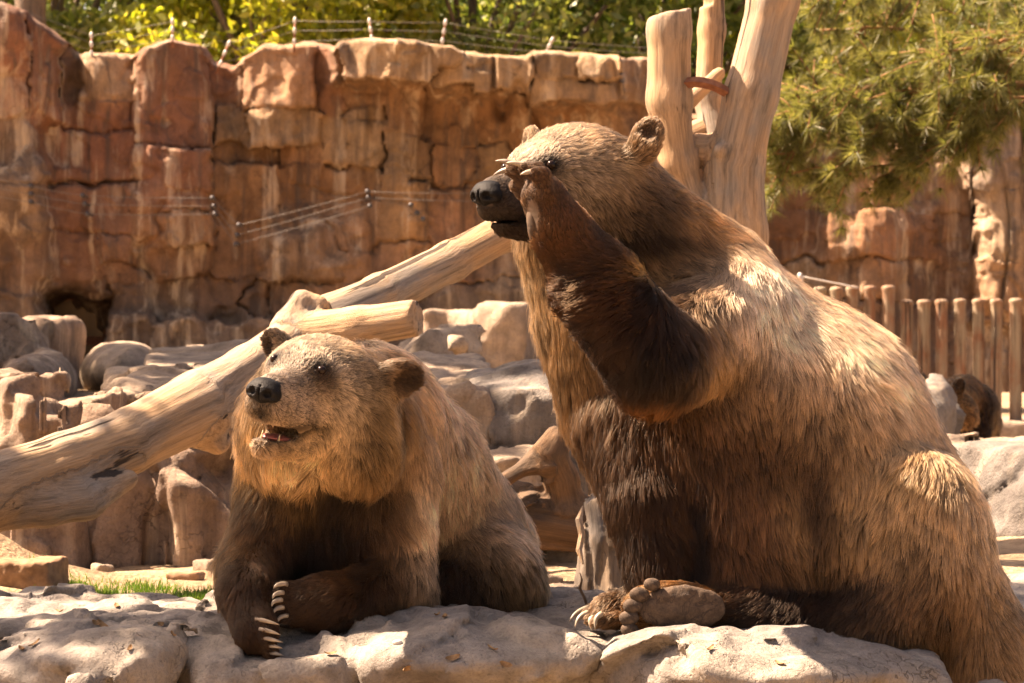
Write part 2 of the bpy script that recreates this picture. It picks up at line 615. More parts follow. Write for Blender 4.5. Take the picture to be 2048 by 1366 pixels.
def rock(name, prims, mat, h=.022, amp=.05, freq=2.6, fine=.012, crack=.02, seed=0, label=None, category='rock', group=None, parent=None, k=.05, clip=None, cuts=7, maxcut=9.0):
    """prims: ('b', x0,y0,x1,y1 px, Y, depth m, rounding, yaw, tilt, roll) or ('e', cx,cy,rx,ry px, Y, ry m)"""
    F = Field(h)
    rg = np.random.default_rng(seed + 500)
    for p in prims:
        if p[0] == 'b':
            x0, y0, x1, y1, Y, dep, rnd = p[1:8]
            a = P(x0, y1, Y); b = P(x1, y0, Y)
            c = (a + b) / 2 + np.array([0, dep / 2, 0])
            hs_ = np.array([(b[0] - a[0]) / 2, dep / 2, (b[2] - a[2]) / 2])
            F.box(c, hs_, Rz(*(p[8:] or (0,))), rnd * .5, k * .5)
            for _ in range(cuts):
                n_ = nrm([rg.normal() * .9, -abs(rg.normal()) * .6, abs(rg.normal()) * .9 + .1])
                sup = (np.abs(n_) * hs_).sum()
                gap = min(sup * rg.uniform(.03, .20), maxcut * rg.uniform(.3, 1))
                a_ = nrm(np.cross(n_, rg.normal(size=3))); b_ = np.cross(n_, a_)
                sz = sup * .6
                F.box(c + n_ * (sup - gap + sz), [sz, sz * 1.3, sz * 1.3], np.array([n_, a_, b_]), .003, .004, op='s')
        else:
            cx, cy, rx, ry, Y, dep = p[1:7]
            F.ell(P(cx, cy, Y) + np.array([0, dep * .8, 0]), [rx * Y / F_PX, dep, ry * Y / F_PX], Rz(*(p[7:] or (0,))), k)
    def warp(p):
        d = amp * fbm(p * freq, 4, seed) + fine * fbm(p * freq * 6, 3, seed + 50)
        # facets: planes cut by a coarse cellular step
        d += amp * .9 * facet(p, freq * .75, seed + 9) + (amp * .35 * facet(p, freq * 2.1, seed + 13) if h < .016 else 0)
        r = np.abs(fbm(p * freq * .9 + 5, 3, seed + 21))
        d += crack * np.exp(-(r / .035) ** 2)
        return d.astype(np.float32)
    V, Q = F.mesh(warp=warp, pad=amp * 1.6 + .03, clip_lo=clip)
    return mesh_obj(name, V, Q, mat, parent, label=label, category=category, group=group)

# the ledge under the bears
rock('rock_ledge', [('b', 350, 1252, 1262, 2000, 9.62, 1.35, .10, 0, 3), ('b', 470, 1236, 1080, 1900, 9.75, 1.2, .10, 3), ('e', 940, 1330, 300, 62, 9.45, .35), ('b', 340, 1300, 640, 2000, 9.46, .7, .12, 12, 4)],
     M_LEDGE, .014, .045, 3.0, .012, .012, 3, 'grey pitted rock slab under the bear with folded forelegs', clip=np.array([-9, -9, -.75]), cuts=0)
rock('rock_ledge', [('b', 1236, 1288, 1900, 2000, 9.50, 1.5, .14, 0, 4), ('e', 1540, 1356, 330, 78, 9.36, .5), ('b', 1500, 1275, 1960, 2000, 9.85, 1.0, .1)],
     M_LEDGE, .014, .04, 2.7, .012, .01, 8, 'sunlit rounded rock slab under the sitting bear with raised paw', clip=np.array([-9, -9, -.75]), cuts=0)
rock('rock_ledge', [('b', -60, 1290, 350, 2000, 9.42, .8, .12, -6, 5), ('e', 170, 1325, 190, 60, 9.4, .4), ('b', 120, 1345, 185, 1500, 9.22, .3, .02)],
     M_LEDGE, .014, .035, 3.2, .014, .016, 14, 'pale low rock slab with a square notch below the grass patch', clip=np.array([-9, -9, -.75]), cuts=0)
rock('rock_ledge', [('b', -120, 1236, 335, 2000, 10.2, .85, .10, 3, 2), ('b', -60, 1222, 170, 2000, 10.5, .5, .08), ('e', 300, 1262, 130, 30, 10.1, .3)],
     M_LEDGE, .014, .035, 3.2, .012, .015, 19, 'flat grey rock slab bordering the grass patch', clip=np.array([-9, -9, -.75]), cuts=0)
rock('rock_ledge', [('b', 1890, 1330, 2400, 2000, 9.7, 1.4, .12, 5, 3), ('b', 1960, 1195, 2500, 2000, 10.9, 1.0, .1)],
     M_LEDGE, .018, .035, 2.7, .012, .01, 31, 'rock slab behind the sitting bear\'s haunch', clip=np.array([-9, -9, -.75]), cuts=0)

# low stone bank behind the log
rock('stone_bank', [('b', -140, 742, 92, 1160, 13.55, .9, .07, 6, 0, -4), ('b', 50, 785, 185, 1160, 13.6, .7, .04, -10), ('b', 0, 765, 70, 1160, 13.5, .3, .04, 18)],
     M_WALLROCK, .02, .05, 2.6, .015, .02, 41, 'dark brown rock bank with streaks behind the lower end of the log', cuts=5, maxcut=.10)
rock('stone_bank', [('b', 165, 800, 285, 1160, 13.65, .7, .05, 5), ('b', 255, 795, 345, 1160, 13.75, .7, .05, -6), ('b', 60, 842, 560, 1160, 13.72, .8, .05, 1), ('b', 300, 840, 560, 1160, 13.6, .8, .07, 2), ('b', 320, 950, 395, 1160, 13.5, .4, .05, 10)],
     M_WALLROCK, .02, .05, 2.2, .015, .03, 47, 'brown faceted rock bank beneath the middle of the log', cuts=4, maxcut=.07)
rock('stone_bank', [('b', 430, 880, 760, 1180, 13.8, .8, .08, -3), ('b', 520, 950, 960, 1190, 14.0, .7, .08, 3)],
     M_WALLROCK, .026, .05, 2.6, .015, .02, 52, 'rock bank behind the leaning bear')
rock('terrace_boulder', [('b', 200, 765, 420, 860, 14.6, .9, .06, 10, 8), ('e', 330, 800, 150, 52, 14.5, .6), ('e', 250, 795, 60, 40, 14.3, .3)],
     M_TANROCK, .02, .05, 3.2, .018, .02, 55, 'sunlit tan rocks on top of the brown bank beside the log')
rock('terrace_slab', [('b', 250, 722, 520, 800, 16.5, 1.6, .05, 4, 5)],
     M_TANROCK, .026, .04, 2.4, .012, .01, 58, 'sunlit flat slab lying between the log and the round boulder')
rock('terrace_boulder', [('e', 235, 745, 92, 66, 20, .8), ('e', 310, 757, 100, 44, 20.1, .8)],
     M_TANROCK, .035, .05, 1.6, .015, .01, 61, 'smooth round tan boulder in front of the dark den door')
rock('terrace_boulder', [('b', -100, 668, 96, 900, 19, 1.0, .10, 14, 5, 8), ('b', -120, 640, 60, 900, 19.6, 1.6, .08, -8), ('e', 50, 765, 80, 75, 19.0, .7)],
     M_WALLROCK, .035, .06, 1.6, .02, .02, 64, 'large rounded brown boulder beside the dark den door')
rock('terrace_boulder', [('b', 355, 692, 470, 760, 24, .8, .05, 3)],
     M_TANROCK, .035, .035, 1.6, .015, .01, 67, 'small flat stone at the foot of the red cliff')
# rocks between the two bears
rock('terrace_boulder', [('b', 820, 735, 985, 900, 15.0, 1.2, .06, 4, 6), ('b', 850, 775, 990, 1060, 14.05, .8, .06, -4)],
     M_TANROCK, .024, .05, 2.6, .018, .02, 71, 'stepped tan rock behind the leaning bear\'s ear', cuts=6, maxcut=.10)
rock('terrace_boulder', [('b', 940, 765, 1160, 1080, 14.05, 1.0, .08, 4, 4), ('e', 1080, 800, 110, 70, 14.3, .6)],
     M_GREYROCK, .022, .05, 2.4, .018, .03, 74, 'cracked grey boulder wall under the second den door', cuts=6, maxcut=.10)
rock('terrace_boulder', [('b', 905, 905, 1010, 1100, 13.9, .7, .05, -6), ('b', 960, 905, 1120, 1100, 13.7, .8, .05, 5), ('b', 850, 870, 960, 1100, 14.2, .6, .06, 8)],
     M_TANROCK, .02, .045, 3.0, .015, .025, 77, 'tan broken rock behind the rotten fallen stump')
rock('terrace_boulder', [('e', 880, 700, 95, 46, 18, .6, 0, 0, 18), ('b', 800, 690, 910, 760, 18.2, .8, .06, 0, 0, 14)],
     M_TANROCK, .03, .05, 2.0, .02, .02, 80, 'dappled tilted rock beneath the sawn branch end of the log')
rock('terrace_boulder', [('b', 845, 615, 962, 760, 27, 1.2, .10, 3), ('b', 955, 600, 1062, 760, 27.4, 1.0, .08, -3)],
     M_TANROCK, .04, .05, 1.4, .02, .02, 83, 'square pale rock block beside the second den door')
# right-hand rocks
rock('terrace_boulder', [('e', 1858, 850, 70, 108, 19.5, .5, 0, 0, -12), ('b', 1790, 800, 1925, 960, 19.8, .6, .1, 0, 0, -12)],
     M_GREYROCK, .024, .035, 2.2, .012, .012, 86, 'smooth blue grey boulder hiding the third bear\'s head')
rock('terrace_boulder', [('b', 1900, 918, 2200, 1160, 15.5, 1.0, .08, -4, 4), ('b', 1990, 905, 2300, 1160, 16.0, .8, .06, 5)],
     M_GREYROCK, .024, .05, 2.4, .016, .03, 89, 'cracked tan rock step behind the sitting bear\'s back')
rock('terrace_boulder', [('b', 1880, 898, 2250, 960, 18, 1.4, .05, 3, 3)],
     M_TANROCK, .03, .04, 2.0, .015, .015, 92, 'flat lit rock shelf in front of the third bear')
rock('stone_curb', [('b', 1560, 842, 2320, 960, 29.0, .9, .04, 1)],
     M_TANROCK, .05, .035, 1.2, .015, .01, 95, 'low pale kerb wall carrying the row of posts', category='kerb')

# ------------------------------------------------------------------ the cliff: blocks fitted to the joints seen in the rock
R_, O_, T_, G_, D_ = (.25, .105, .062), (.32, .165, .075), (.40, .27, .15), (.17, .125, .09), (.08, .05, .035)
BLOCKS = [(-60, 0, 60, 230, R_, .85), (60, 30, 125, 240, R_, .65), (-60, 230, 55, 340, G_, .8), (-60, 340, 95, 470, (.40, .28, .19), 1.0), (-60, 470, 100, 590, (.30, .19, .13), .9),
 (-60, 590, 98, 760, G_, 1.0), (112, 110, 168, 200, D_, .1), (165, 110, 265, 200, (.42, .28, .17), .38), (125, 200, 265, 262, R_, .28), (265, 80, 420, 290, R_, .52), (108, 262, 265, 365, R_, .36),
 (265, 290, 425, 420, R_, .56), (105, 365, 265, 470, (.33, .155, .095), .44), (265, 420, 432, 500, (.40, .21, .11), .60), (105, 470, 205, 560, (.32, .16, .10), .38), (205, 462, 262, 530, (.38, .19, .12), .48),
 (205, 530, 300, 572, (.30, .16, .1), .36), (262, 485, 415, 556, (.34, .19, .11), .40), (98, 556, 218, 594, D_, .34), (98, 594, 216, 780, D_, -.65), (216, 572, 400, 628, G_, .30), (400, 558, 515, 645, (.31, .18, .11), .25),
 (216, 628, 312, 780, G_, .60), (300, 645, 570, 780, (.31, .235, .165), .95), (425, 120, 490, 215, R_, .0), (485, 85, 632, 215, (.44, .25, .14), .18), (632, 90, 692, 215, R_, .0), (432, 215, 500, 286, T_, .10),
 (500, 215, 632, 290, T_, .22), (430, 286, 565, 322, O_, -.05), (430, 322, 560, 455, O_, .12), (560, 335, 645, 450, O_, .04), (562, 290, 642, 332, (.36, .19, .10), .0), (430, 455, 545, 560, (.40, .22, .12), .10),
 (545, 440, 690, 562, (.46, .30, .19), .42), (512, 505, 560, 568, (.44, .28, .18), .35), (690, 500, 735, 570, (.38, .22, .13), .2), (415, 560, 540, 645, (.33, .19, .12), .15), (540, 565, 720, 665, (.36, .21, .13), .22), (692, 150, 762, 216, O_, .02), (690, 216, 722, 242, T_, .06), (722, 216, 765, 246, T_, .08),
 (642, 242, 690, 338, T_, .05), (690, 242, 768, 322, T_, .12), (768, 165, 842, 262, O_, .18), (842, 170, 955, 292, O_, .08), (955, 185, 1060, 292, O_, .16), (768, 262, 815, 352, T_, .10), (815, 270, 872, 362, T_, .20),
 (872, 292, 942, 380, (.42, .22, .11), .10), (950, 292, 1010, 362, T_, .12), (760, 352, 862, 482, (.46, .28, .14), .16), (645, 338, 760, 400, O_, .02), (645, 400, 760, 500, (.40, .22, .12), .06), (862, 372, 948, 560, (.40, .20, .11), .04),
 (735, 482, 862, 560, (.34, .19, .11), .10), (945, 362, 1062, 560, (.30, .2, .13), .0), (720, 560, 850, 700, G_, .12), (850, 560, 1058, 780, (.30, .235, .17), .15), (560, 665, 850, 780, G_, .3), (1058, 608, 1112, 780, D_, -.6), (1058, 560, 1112, 608, G_, .1),
 (1112, 560, 1330, 780, G_, .2), (1060, 205, 1200, 380, O_, .06), (1200, 210, 1330, 380, (.40, .25, .15), .05), (1060, 380, 1330, 560, G_, .05),
 (670, 78, 780, 155, T_, 1.05), (780, 78, 925, 160, T_, 1.15), (860, 118, 945, 172, (.42, .28, .165), .95), (943, 105, 1065, 185, T_, 1.05), (1062, 100, 1160, 160, T_, 1.0), (1160, 108, 1248, 165, T_, .98), (1062, 158, 1250, 205, (.42, .29, .175), .92), (1248, 112, 1330, 212, (.38, .24, .15), .15),
 (-330, -60, -200, 260, R_, .8), (-200, -60, -60, 230, R_, 1.0), (-330, 260, -60, 470, G_, .9), (-330, 470, -60, 780, G_, 1.0)]
BLOCKS_R = [(1330, 200, 1470, 420, (.36, .21, .12), .1), (1470, 240, 1650, 420, (.40, .20, .10), .1), (1330, 420, 1530, 600, G_, .1), (1530, 420, 1650, 522, (.37, .18, .095), .15), (1650, 300, 1800, 420, (.40, .20, .1), .1), (1650, 420, 1872, 518, (.42, .20, .10), .25), (1580, 522, 1650, 592, (.44, .32, .2), .2), (1650, 520, 1722, 602, (.40, .24, .13), .15),
 (1722, 515, 1815, 602, (.41, .23, .13), .2), (1815, 520, 1872, 612, (.34, .19, .11), .1), (1872, 430, 1948, 622, (.28, .165, .105), .0), (1948, 375, 2060, 520, (.44, .32, .21), .6), (1948, 520, 2070, 642, (.42, .25, .14), .5), (1330, 600, 1600, 790, G_, .2),
 (1600, 600, 1765, 790, (.20, .125, .085), .1), (1765, 612, 1905, 790, (.20, .125, .085), .15), (1905, 632, 2100, 790, (.22, .145, .1), .2), (1942, 195, 2042, 378, (.42, .33, .25), .7), (1800, 300, 1945, 430, (.40, .25, .15), .0), (2060, 240, 2200, 520, R_, .3), (2070, 520, 2320, 790, G_, .3), (2200, 240, 2320, 520, R_, .2)]
TOP = [(-330, -50), (-60, -10), (0, 12), (60, 42), (110, 80), (150, 113), (262, 117), (285, 100), (335, 84), (398, 92), (424, 130), (468, 140), (482, 122), (525, 98), (610, 92), (668, 98), (676, 88), (735, 82), (800, 84), (902, 94), (918, 104), (940, 110), (1052, 118), (1066, 106), (1100, 108), (1238, 118), (1330, 124)]
TOP_R = [(1330, 230), (1530, 250), (1800, 300), (1940, 330), (1946, 214), (2000, 205), (2040, 214), (2048, 300), (2320, 320)]

def cliff(name, blocks, top, Y0, px0, px1, step, label, seed):
    root = empty(name, P((px0 + px1) / 2, 760, Y0), label=label, category='cliff')
    xs = np.arange(px0, px1 + step, step, dtype=float)
    tx, ty = np.array(top, float).T
    tp = np.interp(xs, tx, ty) + 3 * fbm(np.column_stack([xs / 22, 0 * xs, 0 * xs]), 3, seed)
    nv, nb = 172, 14
    v = np.linspace(0, 1, nv)
    PX = np.repeat(xs[:, None], nv, 1)
    PY = tp[:, None] + (785 - tp[:, None]) * v[None]
    pw = np.column_stack([PX.ravel() / 46, PY.ravel() / 46, np.zeros(PX.size)])
    wx = PX.ravel() + 17 * fbm(pw, 3, seed + 1) + 4 * fbm(pw * 5, 2, seed + 2)
    wy = PY.ravel() + 17 * fbm(pw, 3, seed + 3) + 4 * fbm(pw * 5, 2, seed + 4)
    D1 = np.full(wx.size, 1e9); D2 = D1.copy(); I1 = np.zeros(wx.size, int); I2 = I1.copy()
    off1 = np.zeros(wx.size); col = np.zeros((wx.size, 3)); so = np.zeros(wx.size); sw = np.zeros(wx.size); scol = np.zeros((wx.size, 3)); scw = np.zeros(wx.size)
    for i, (x0, y0, x1, y1, c, o) in enumerate(blocks):
        gx_ = np.abs(wx - (x0 + x1) / 2) - (x1 - x0) / 2
        gy_ = np.abs(wy - (y0 + y1) / 2) - (y1 - y0) / 2
        d = np.where((gx_ > 0) | (gy_ > 0), np.hypot(np.maximum(gx_, 0), np.maximum(gy_, 0)), np.maximum(gx_, gy_))
        better = d < D1
        w_ = np.exp(-np.clip(d, 0, 400) / 9.0) + 1e-9; so += w_ * o; sw += w_
        w_ = np.exp(-np.clip(d, 0, 400) / 14.0) + 1e-9; scol += w_[:, None] * np.array(c); scw += w_
        I2 = np.where(better, I1, np.where(d < D2, i, I2))
        D2 = np.where(better, D1, np.minimum(D2, d))
        D1 = np.where(better, d, D1)
        I1 = np.where(better, i, I1)
        off1[better] = o
        col[better] = c
    edge = np.clip((D2 - D1) / 2, 0, 40)
    wp = np.column_stack([PX.ravel() * Y0 / F_PX, 0 * wx, PY.ravel() * Y0 / F_PX])
    hard = np.clip(.36 + 1.6 * fbm(wp * .9 + 50, 3, seed + 40), 0, 1)
    hard = np.where((off1 > .9) & (PX.ravel() > 600), 1, hard)
    off1 = so / sw * (1 - hard) + off1 * hard
    col = .35 * col + .65 * scol / scw[:, None]
    hsh = _hash(I1, I1 * 7, I1 * 3, seed)
    hs2 = _hash(I1 * 5, I1, I1 * 11, seed + 1)
    lo_, hi_ = np.minimum(I1, I2), np.maximum(I1, I2)
    js = _hash(lo_ * 13, hi_ * 29, lo_ + hi_, seed + 5)                    # how open each joint is
    js = np.clip(js * 2.2 - 1.3, .0, 1) * np.clip(.6 + 1.1 * fbm(wp * 1.5, 3, seed + 12), .0, 1.3)
    wid = 4 + 8 * js
    bw = np.minimum(edge / wid, 1)
    dep = off1 - (.015 + .05 * js) * (1 - bw) ** 2 - .11 * js * np.exp(-(edge / (1.3 + 1.3 * js)) ** 2)
    bc = np.array([((x0 + x1) / 2, (y0 + y1) / 2) for x0, y0, x1, y1, _, _ in blocks])[I1] * Y0 / F_PX
    dep += ((wp[:, 0] - bc[:, 0]) * (hsh - .5) * .5 + (wp[:, 2] - bc[:, 1]) * (hs2 - .42) * .3) * hard
    dep += .34 * fbm(wp * np.array([.8, 1, .32]) + 3, 3, seed + 6) + .07 * fbm(wp * 2.3 + hsh[:, None] * 30, 4, seed + 16)
    dep += .06 * fbm(wp * np.array([4.5, 1, 1.5]), 4, seed + 7, ridged=True) + .05 * np.round(2 * fbm(wp * np.array([1.6, 1, 2.4]) + 9, 3, seed + 17)) / 2
    dep += (hsh - .5) * .05 * hard
    n1 = fbm(wp * np.array([.85, 1, .22]) + 70, 4, seed + 44); n2 = fbm(wp * np.array([.35, 1, .9]) + 90, 4, seed + 45)
    fis = np.exp(-(n1 / .022) ** 2) * np.clip(.5 + 1.4 * fbm(wp * .8 + 8, 2, seed + 46), 0, 1) + .6 * np.exp(-(n2 / .018) ** 2) * np.clip(.2 + 1.4 * fbm(wp * .8 + 18, 2, seed + 47), 0, 1)
    dep -= .13 * fis
    dep += .10 * np.abs(fbm(wp * np.array([1.9, 1, .8]) + 30, 4, seed + 48)) * 1.5
    bl_ = fbm(wp * 1.3 + 20, 4, seed + 30)
    col = .76 * col * (1 + .22 * (hs2 - .5))[:, None] * (1 + .5 * bl_)[:, None]
    col = col * (1 - .45 * np.clip(fbm(wp * np.array([2.2, 1, .5]) + 4, 4, seed + 33) * 2.2 - .25, 0, 1))[:, None]
    # smooth only where a block's own relief steps; keep a ledge profile near the foot
    Yv = Y0 - dep
    Vf = np.column_stack([(PX.ravel() - 1024) * Yv / F_PX, Yv, CAM_Z - (PY.ravel() - 683) * Yv / F_PX]).reshape(len(xs), nv, 3)
    # rounded lip and a top running back
    lip = Vf[:, 0]
    back = []
    for j in range(1, nb + 1):
        t_ = j / nb
        b_ = lip.copy()
        b_[:, 1] += 1.9 * t_ ** 1.3
        b_[:, 2] += .05 * math.sin(min(t_ * 4, 1) * 1.57) + .05 * fbm(b_ * 2.5, 3, seed + 8) - .9 * max(t_ - .6, 0)
        back.append(b_)
    Vb = np.stack(back[::-1], 1)
    VV = np.concatenate([Vb, Vf], 1)
    nt = nb + nv
    ids = np.concatenate([np.repeat(I1.reshape(len(xs), nv)[:, :1], nb, 1), I1.reshape(len(xs), nv)], 1)
    C = col.reshape(len(xs), nv, 3)
    CC = np.concatenate([np.repeat(C[:, :1], nb, 1), C], 1).reshape(-1, 3)
    VV = VV.reshape(-1, 3)
    i = (np.arange(len(xs) - 1)[:, None] * nt + np.arange(nt - 1)[None]).ravel()
    Q = np.stack([i, i + 1, i + nt + 1, i + nt], -1)
    fid = ids.ravel()[i]
    for b in np.unique(fid):
        q_ = Q[fid == b]
        u, inv = np.unique(q_, return_inverse=True)
        mesh_obj('rock_block', VV[u], inv.reshape(q_.shape), M_CLIFF, root, attrs={'stone_color': CC[u]})
    return root

cliff('rock_cliff', BLOCKS, TOP, 34.0, -330, 1330, 4.0, 'tall red brown rock cliff with two den doors and overhanging cap stones', 101)
cliff('rock_cliff', BLOCKS_R, TOP_R, 36.0, 1330, 2320, 4.0, 'shaded brown rock cliff behind the row of posts, with a pale pillar', 131)

# den doors in the cliff
M_DOOR = mat_simple('worn_steel_door', (0.05, 0.032, 0.02), (0.13, 0.085, 0.045), 3.0, 0.38, 0.5, 0.15, 0.01, 0.6)
def den_door(x0, y0, x1, y1, Y, label):
    a, b = P(x0, y1, Y), P(x1, y0, Y)
    root = empty('den_door', ((a[0] + b[0]) / 2, Y, a[2]), label=label, category='door', group='den doors in the cliff')
    def bx(name, lo, hi, m, par=None):
        lo, hi = np.array(lo), np.array(hi)
        V = np.array([[x, y, z] for x in (lo[0], hi[0]) for y in (lo[1], hi[1]) for z in (lo[2], hi[2])])
        Fc = [(0, 1, 3, 2), (4, 6, 7, 5), (0, 4, 5, 1), (2, 3, 7, 6), (0, 2, 6, 4), (1, 5, 7, 3)]
        return mesh_obj(name, V, Fc, m, par or root, smooth=False)
    w = .06
    pn = bx('panel', (a[0] + w, Y + .03, a[2]), (b[0] - w, Y + .06, b[2] - w), M_DOOR)
    bx('frame', (a[0], Y, a[2]), (a[0] + w, Y + .09, b[2]), M_RUST)
    bx('frame', (b[0] - w, Y, a[2]), (b[0], Y + .09, b[2]), M_RUST)
    bx('frame', (a[0] + w, Y + .005, b[2] - w), (b[0] - w, Y + .085, b[2]), M_RUST)
    bx('rail', (a[0] + w, Y, (a[2] + b[2]) / 2 - .04), (b[0] - w, Y + .03, (a[2] + b[2]) / 2 + .04), M_RUST, pn)
den_door(96, 588, 220, 775, 34.35, 'dark steel den door between the brown boulder and the red cliff ledge')
den_door(1054, 604, 1116, 775, 34.35, 'narrow dark den door beside the square pale rock block')

# ------------------------------------------------------------------ dead wood
def wood(name, chains, mat, label, category, h=.014, amp=.008, k=.05, seed=0, cuts=(), extra=None, loc=None, parent=None, knots=()):
    """chains: lists of (px, py, Y, radius px); cuts: (point, normal) planes that saw an end off"""
    F = Field(h)
    segs = []
    for ch in chains:
        for a, b in zip(ch[:-1], ch[1:]):
            A, B = P(*a[:3]), P(*b[:3])
            F.cap(A, B, a[3] * a[2] / F_PX, b[3] * b[2] / F_PX, k)
            segs.append((A, B))
    for px, py, Y, r in knots:
        F.ball(P(px, py, Y), r * Y / F_PX, .03)
    for cpt, nrm_, sz in cuts:
        n_ = nrm(nrm_)
        a_ = nrm(np.cross(n_, [.3, .2, .9])); b_ = np.cross(n_, a_)
        F.box(np.array(cpt) + n_ * sz, [sz, sz, sz], np.array([n_, a_, b_]), .002, .004, op='s')
    def frames(p):
        best = np.full(len(p), 1e9); g = np.zeros((len(p), 3)); s0 = 0.0
        for A, B in segs:
            ax = B - A; Ln = np.linalg.norm(ax); ax = ax / Ln
            t = np.clip((p - A) @ ax, 0, Ln)
            d = np.linalg.norm(p - A - t[:, None] * ax, axis=1)
            e1 = nrm(np.cross(ax, [.13, .95, .27])); e2 = np.cross(ax, e1)
            w = p - A
            m = d < best
            best[m] = d[m]
            gg = np.column_stack([s0 + w @ ax, w @ e1, w @ e2])
            g[m] = gg[m]
            s0 += Ln
        return g
    def warp(p):
        g = frames(p)
        return (amp * 1.6 * fbm(g * np.array([1.6, 5, 5]), 3, seed) + amp * fbm(g * np.array([1.2, 30, 30]), 3, seed + 4)).astype(np.float32)
    V, Q = F.mesh(warp=warp, pad=.05)
    return mesh_obj(name, V, Q, mat, parent, attrs={'grain': frames(V)}, label=label, category=category)

wood('fallen_log', [[(-260, 1085, 11.5, 86), (-40, 985, 11.8, 74), (120, 932, 12.0, 64), (250, 885, 12.2, 62), (400, 812, 12.5, 70), (500, 745, 12.7, 56), (590, 676, 12.9, 50), (660, 640, 13.1, 46)],
                    [(620, 650, 13.0, 48), (760, 592, 13.3, 44), (900, 522, 13.6, 40), (1010, 462, 13.8, 38), (1240, 345, 14.1, 34), (1400, 270, 14.3, 30)],
                    [(600, 672, 12.9, 46), (720, 655, 12.8, 42), (860, 632, 12.7, 38)],
                    [(380, 840, 12.5, 56), (436, 884, 12.5, 26)],
                    [(-60, 1025, 11.8, 46), (90, 1010, 11.9, 42), (170, 1000, 11.95, 36), (258, 958, 12.05, 16)],
                    [(590, 640, 12.9, 34), (604, 606, 12.9, 20)]],
     M_WOOD, 'long bare fallen log with a sawn branch stub, slanting behind the leaning bear', 'log', .0135, .007, .03, 3,
     cuts=[(P(836, 636, 12.72), (.93, -.30, .12), .25)],
     knots=[(603, 603, 12.9, 17), (640, 607, 12.9, 14), (628, 601, 12.95, 10), (655, 612, 12.95, 9)])
wood('dead_tree', [[(1462, 1140, 14, 84), (1460, 800, 14, 76), (1468, 470, 14, 68), (1470, 330, 14, 58), (1502, 190, 14, 54), (1547, 0, 14, 51), (1590, -170, 14, 48)],
                   [(1440, 620, 14.02, 60), (1398, 460, 14, 34), (1356, 330, 13.98, 38), (1338, 200, 13.98, 43), (1339, 60, 13.98, 42), (1343, -40, 13.98, 42)],
                   [(1440, 330, 14.25, 34), (1416, 200, 14.35, 24), (1424, 60, 14.4, 24), (1424, -140, 14.4, 22)],
                   [(1352, 228, 14.12, 20), (1440, 146, 14.22, 15)],
                   [(1400, 300, 14.05, 34), (1440, 300, 14.05, 30)]],
     M_WOOD, 'standing bare grey dead tree with forked trunks behind the sitting bear', 'tree', .0145, .007, .035, 13,
     cuts=[(P(1338, 26, 13.98), (-.25, -.05, 1), .35)],
     knots=[(1372, 8, 14.0, 9), (1357, 14, 14.02, 8), (1440, 300, 13.9, 14)])
# rusty strap bolted round the fork
V, Fc = tube(bez(P(1372, 166, 13.93), P(1412, 158, 13.88), P(1452, 184, 13.94), 16), [.021] * 16, 4)
mesh_obj('iron_strap', V, Fc, M_RUST, smooth=False, label='rusty iron strap joining the forked trunks of the dead tree', category='strap')
# rotten stump and timber between the bears
wood('rotten_stump', [[(940, 1000, 12.7, 50), (1060, 1030, 12.6, 58), (1180, 1050, 12.6, 52)], [(1135, 1020, 12.6, 34), (1118, 950, 12.55, 34), (1100, 905, 12.5, 36), (1112, 880, 12.5, 26)], [(1000, 968, 12.5, 16), (1060, 935, 12.5, 13), (1085, 928, 12.5, 10)]],
     M_WOODDARK, 'rotten brown fallen stump with a knobbed end between the two bears', 'stump', .011, .024, .03, 23)
wood('split_timber', [[(1222, 1190, 12.2, 40), (1214, 1080, 12.2, 40), (1200, 985, 12.25, 34)], [(1180, 1190, 12.25, 34), (1186, 1060, 12.25, 26)], [(1232, 1190, 12.15, 30), (1236, 1030, 12.2, 28)]],
     M_WOODGREY, 'upright split grey timber behind the planted foreleg', 'timber', .011, .022, .015, 27, cuts=[(P(1200, 1000, 12.2), (-.3, -.2, 1), .3)])
V, Fc = tube(np.array([P(*v_) for v_ in ((1166, 1128, 12.0), (1158, 1100, 12.02), (1164, 1070, 12.04), (1158, 1040, 12.05), (1166, 1012, 12.08))]), [.004, .012, .013, .014, .003], 6)
mesh_obj('bark_strip', V, Fc, M_WOOD, attrs={'grain': V[:, [2, 0, 1]] * 2}, smooth=False, label='torn pale strip of wood leaning on the split timber', category='bark')

# ------------------------------------------------------------------ posts and wires
M_POST = mat_wood('rusty_weathered_post', (0.30, 0.235, 0.16), (0.26, 0.13, 0.075), (0.06, 0.04, 0.03), 1.3)
fence = empty('post_fence', P(1830, 850, 29.4), label='row of round weathered posts standing on the pale kerb wall', category='fence')
for i, (px, py) in enumerate([(1575, 570), (1609, 573), (1640, 573), (1673, 573), (1705, 571), (1740, 571), (1777, 570), (1814, 599), (1848, 599), (1883, 598), (1920, 597), (1957, 597), (1993, 597), (2032, 596), (2070, 596), (2108, 596)]):
    Y = 29.35 + .02 * (i % 3)
    top, bot = P(px, py, Y), P(px + random.uniform(-2, 2), 862, Y)
    zz = np.array([0, .03, .3, .6, .9, .955, .97, .985, .995, 1.0])
    rad = .050 * np.array([1, 1, .98, .98, .98, .98, 1.12, 1.1, .85, .35]) * random.uniform(.94, 1.05)
    V, Fc = tube(bot + zz[:, None] * (top - bot), rad, 14)
    g = np.column_stack([V[:, 2] + i * 3, V[:, 0] - px, V[:, 1]])
    mesh_obj('post', V, Fc, M_POST, fence, attrs={'grain': g})
rl = np.array([P(1560, 848, 29.42), P(2120, 848, 29.42)])
V, Fc = tube(rl, [.03, .03], 6)
mesh_obj('rail', V, Fc, M_RUST, fence)

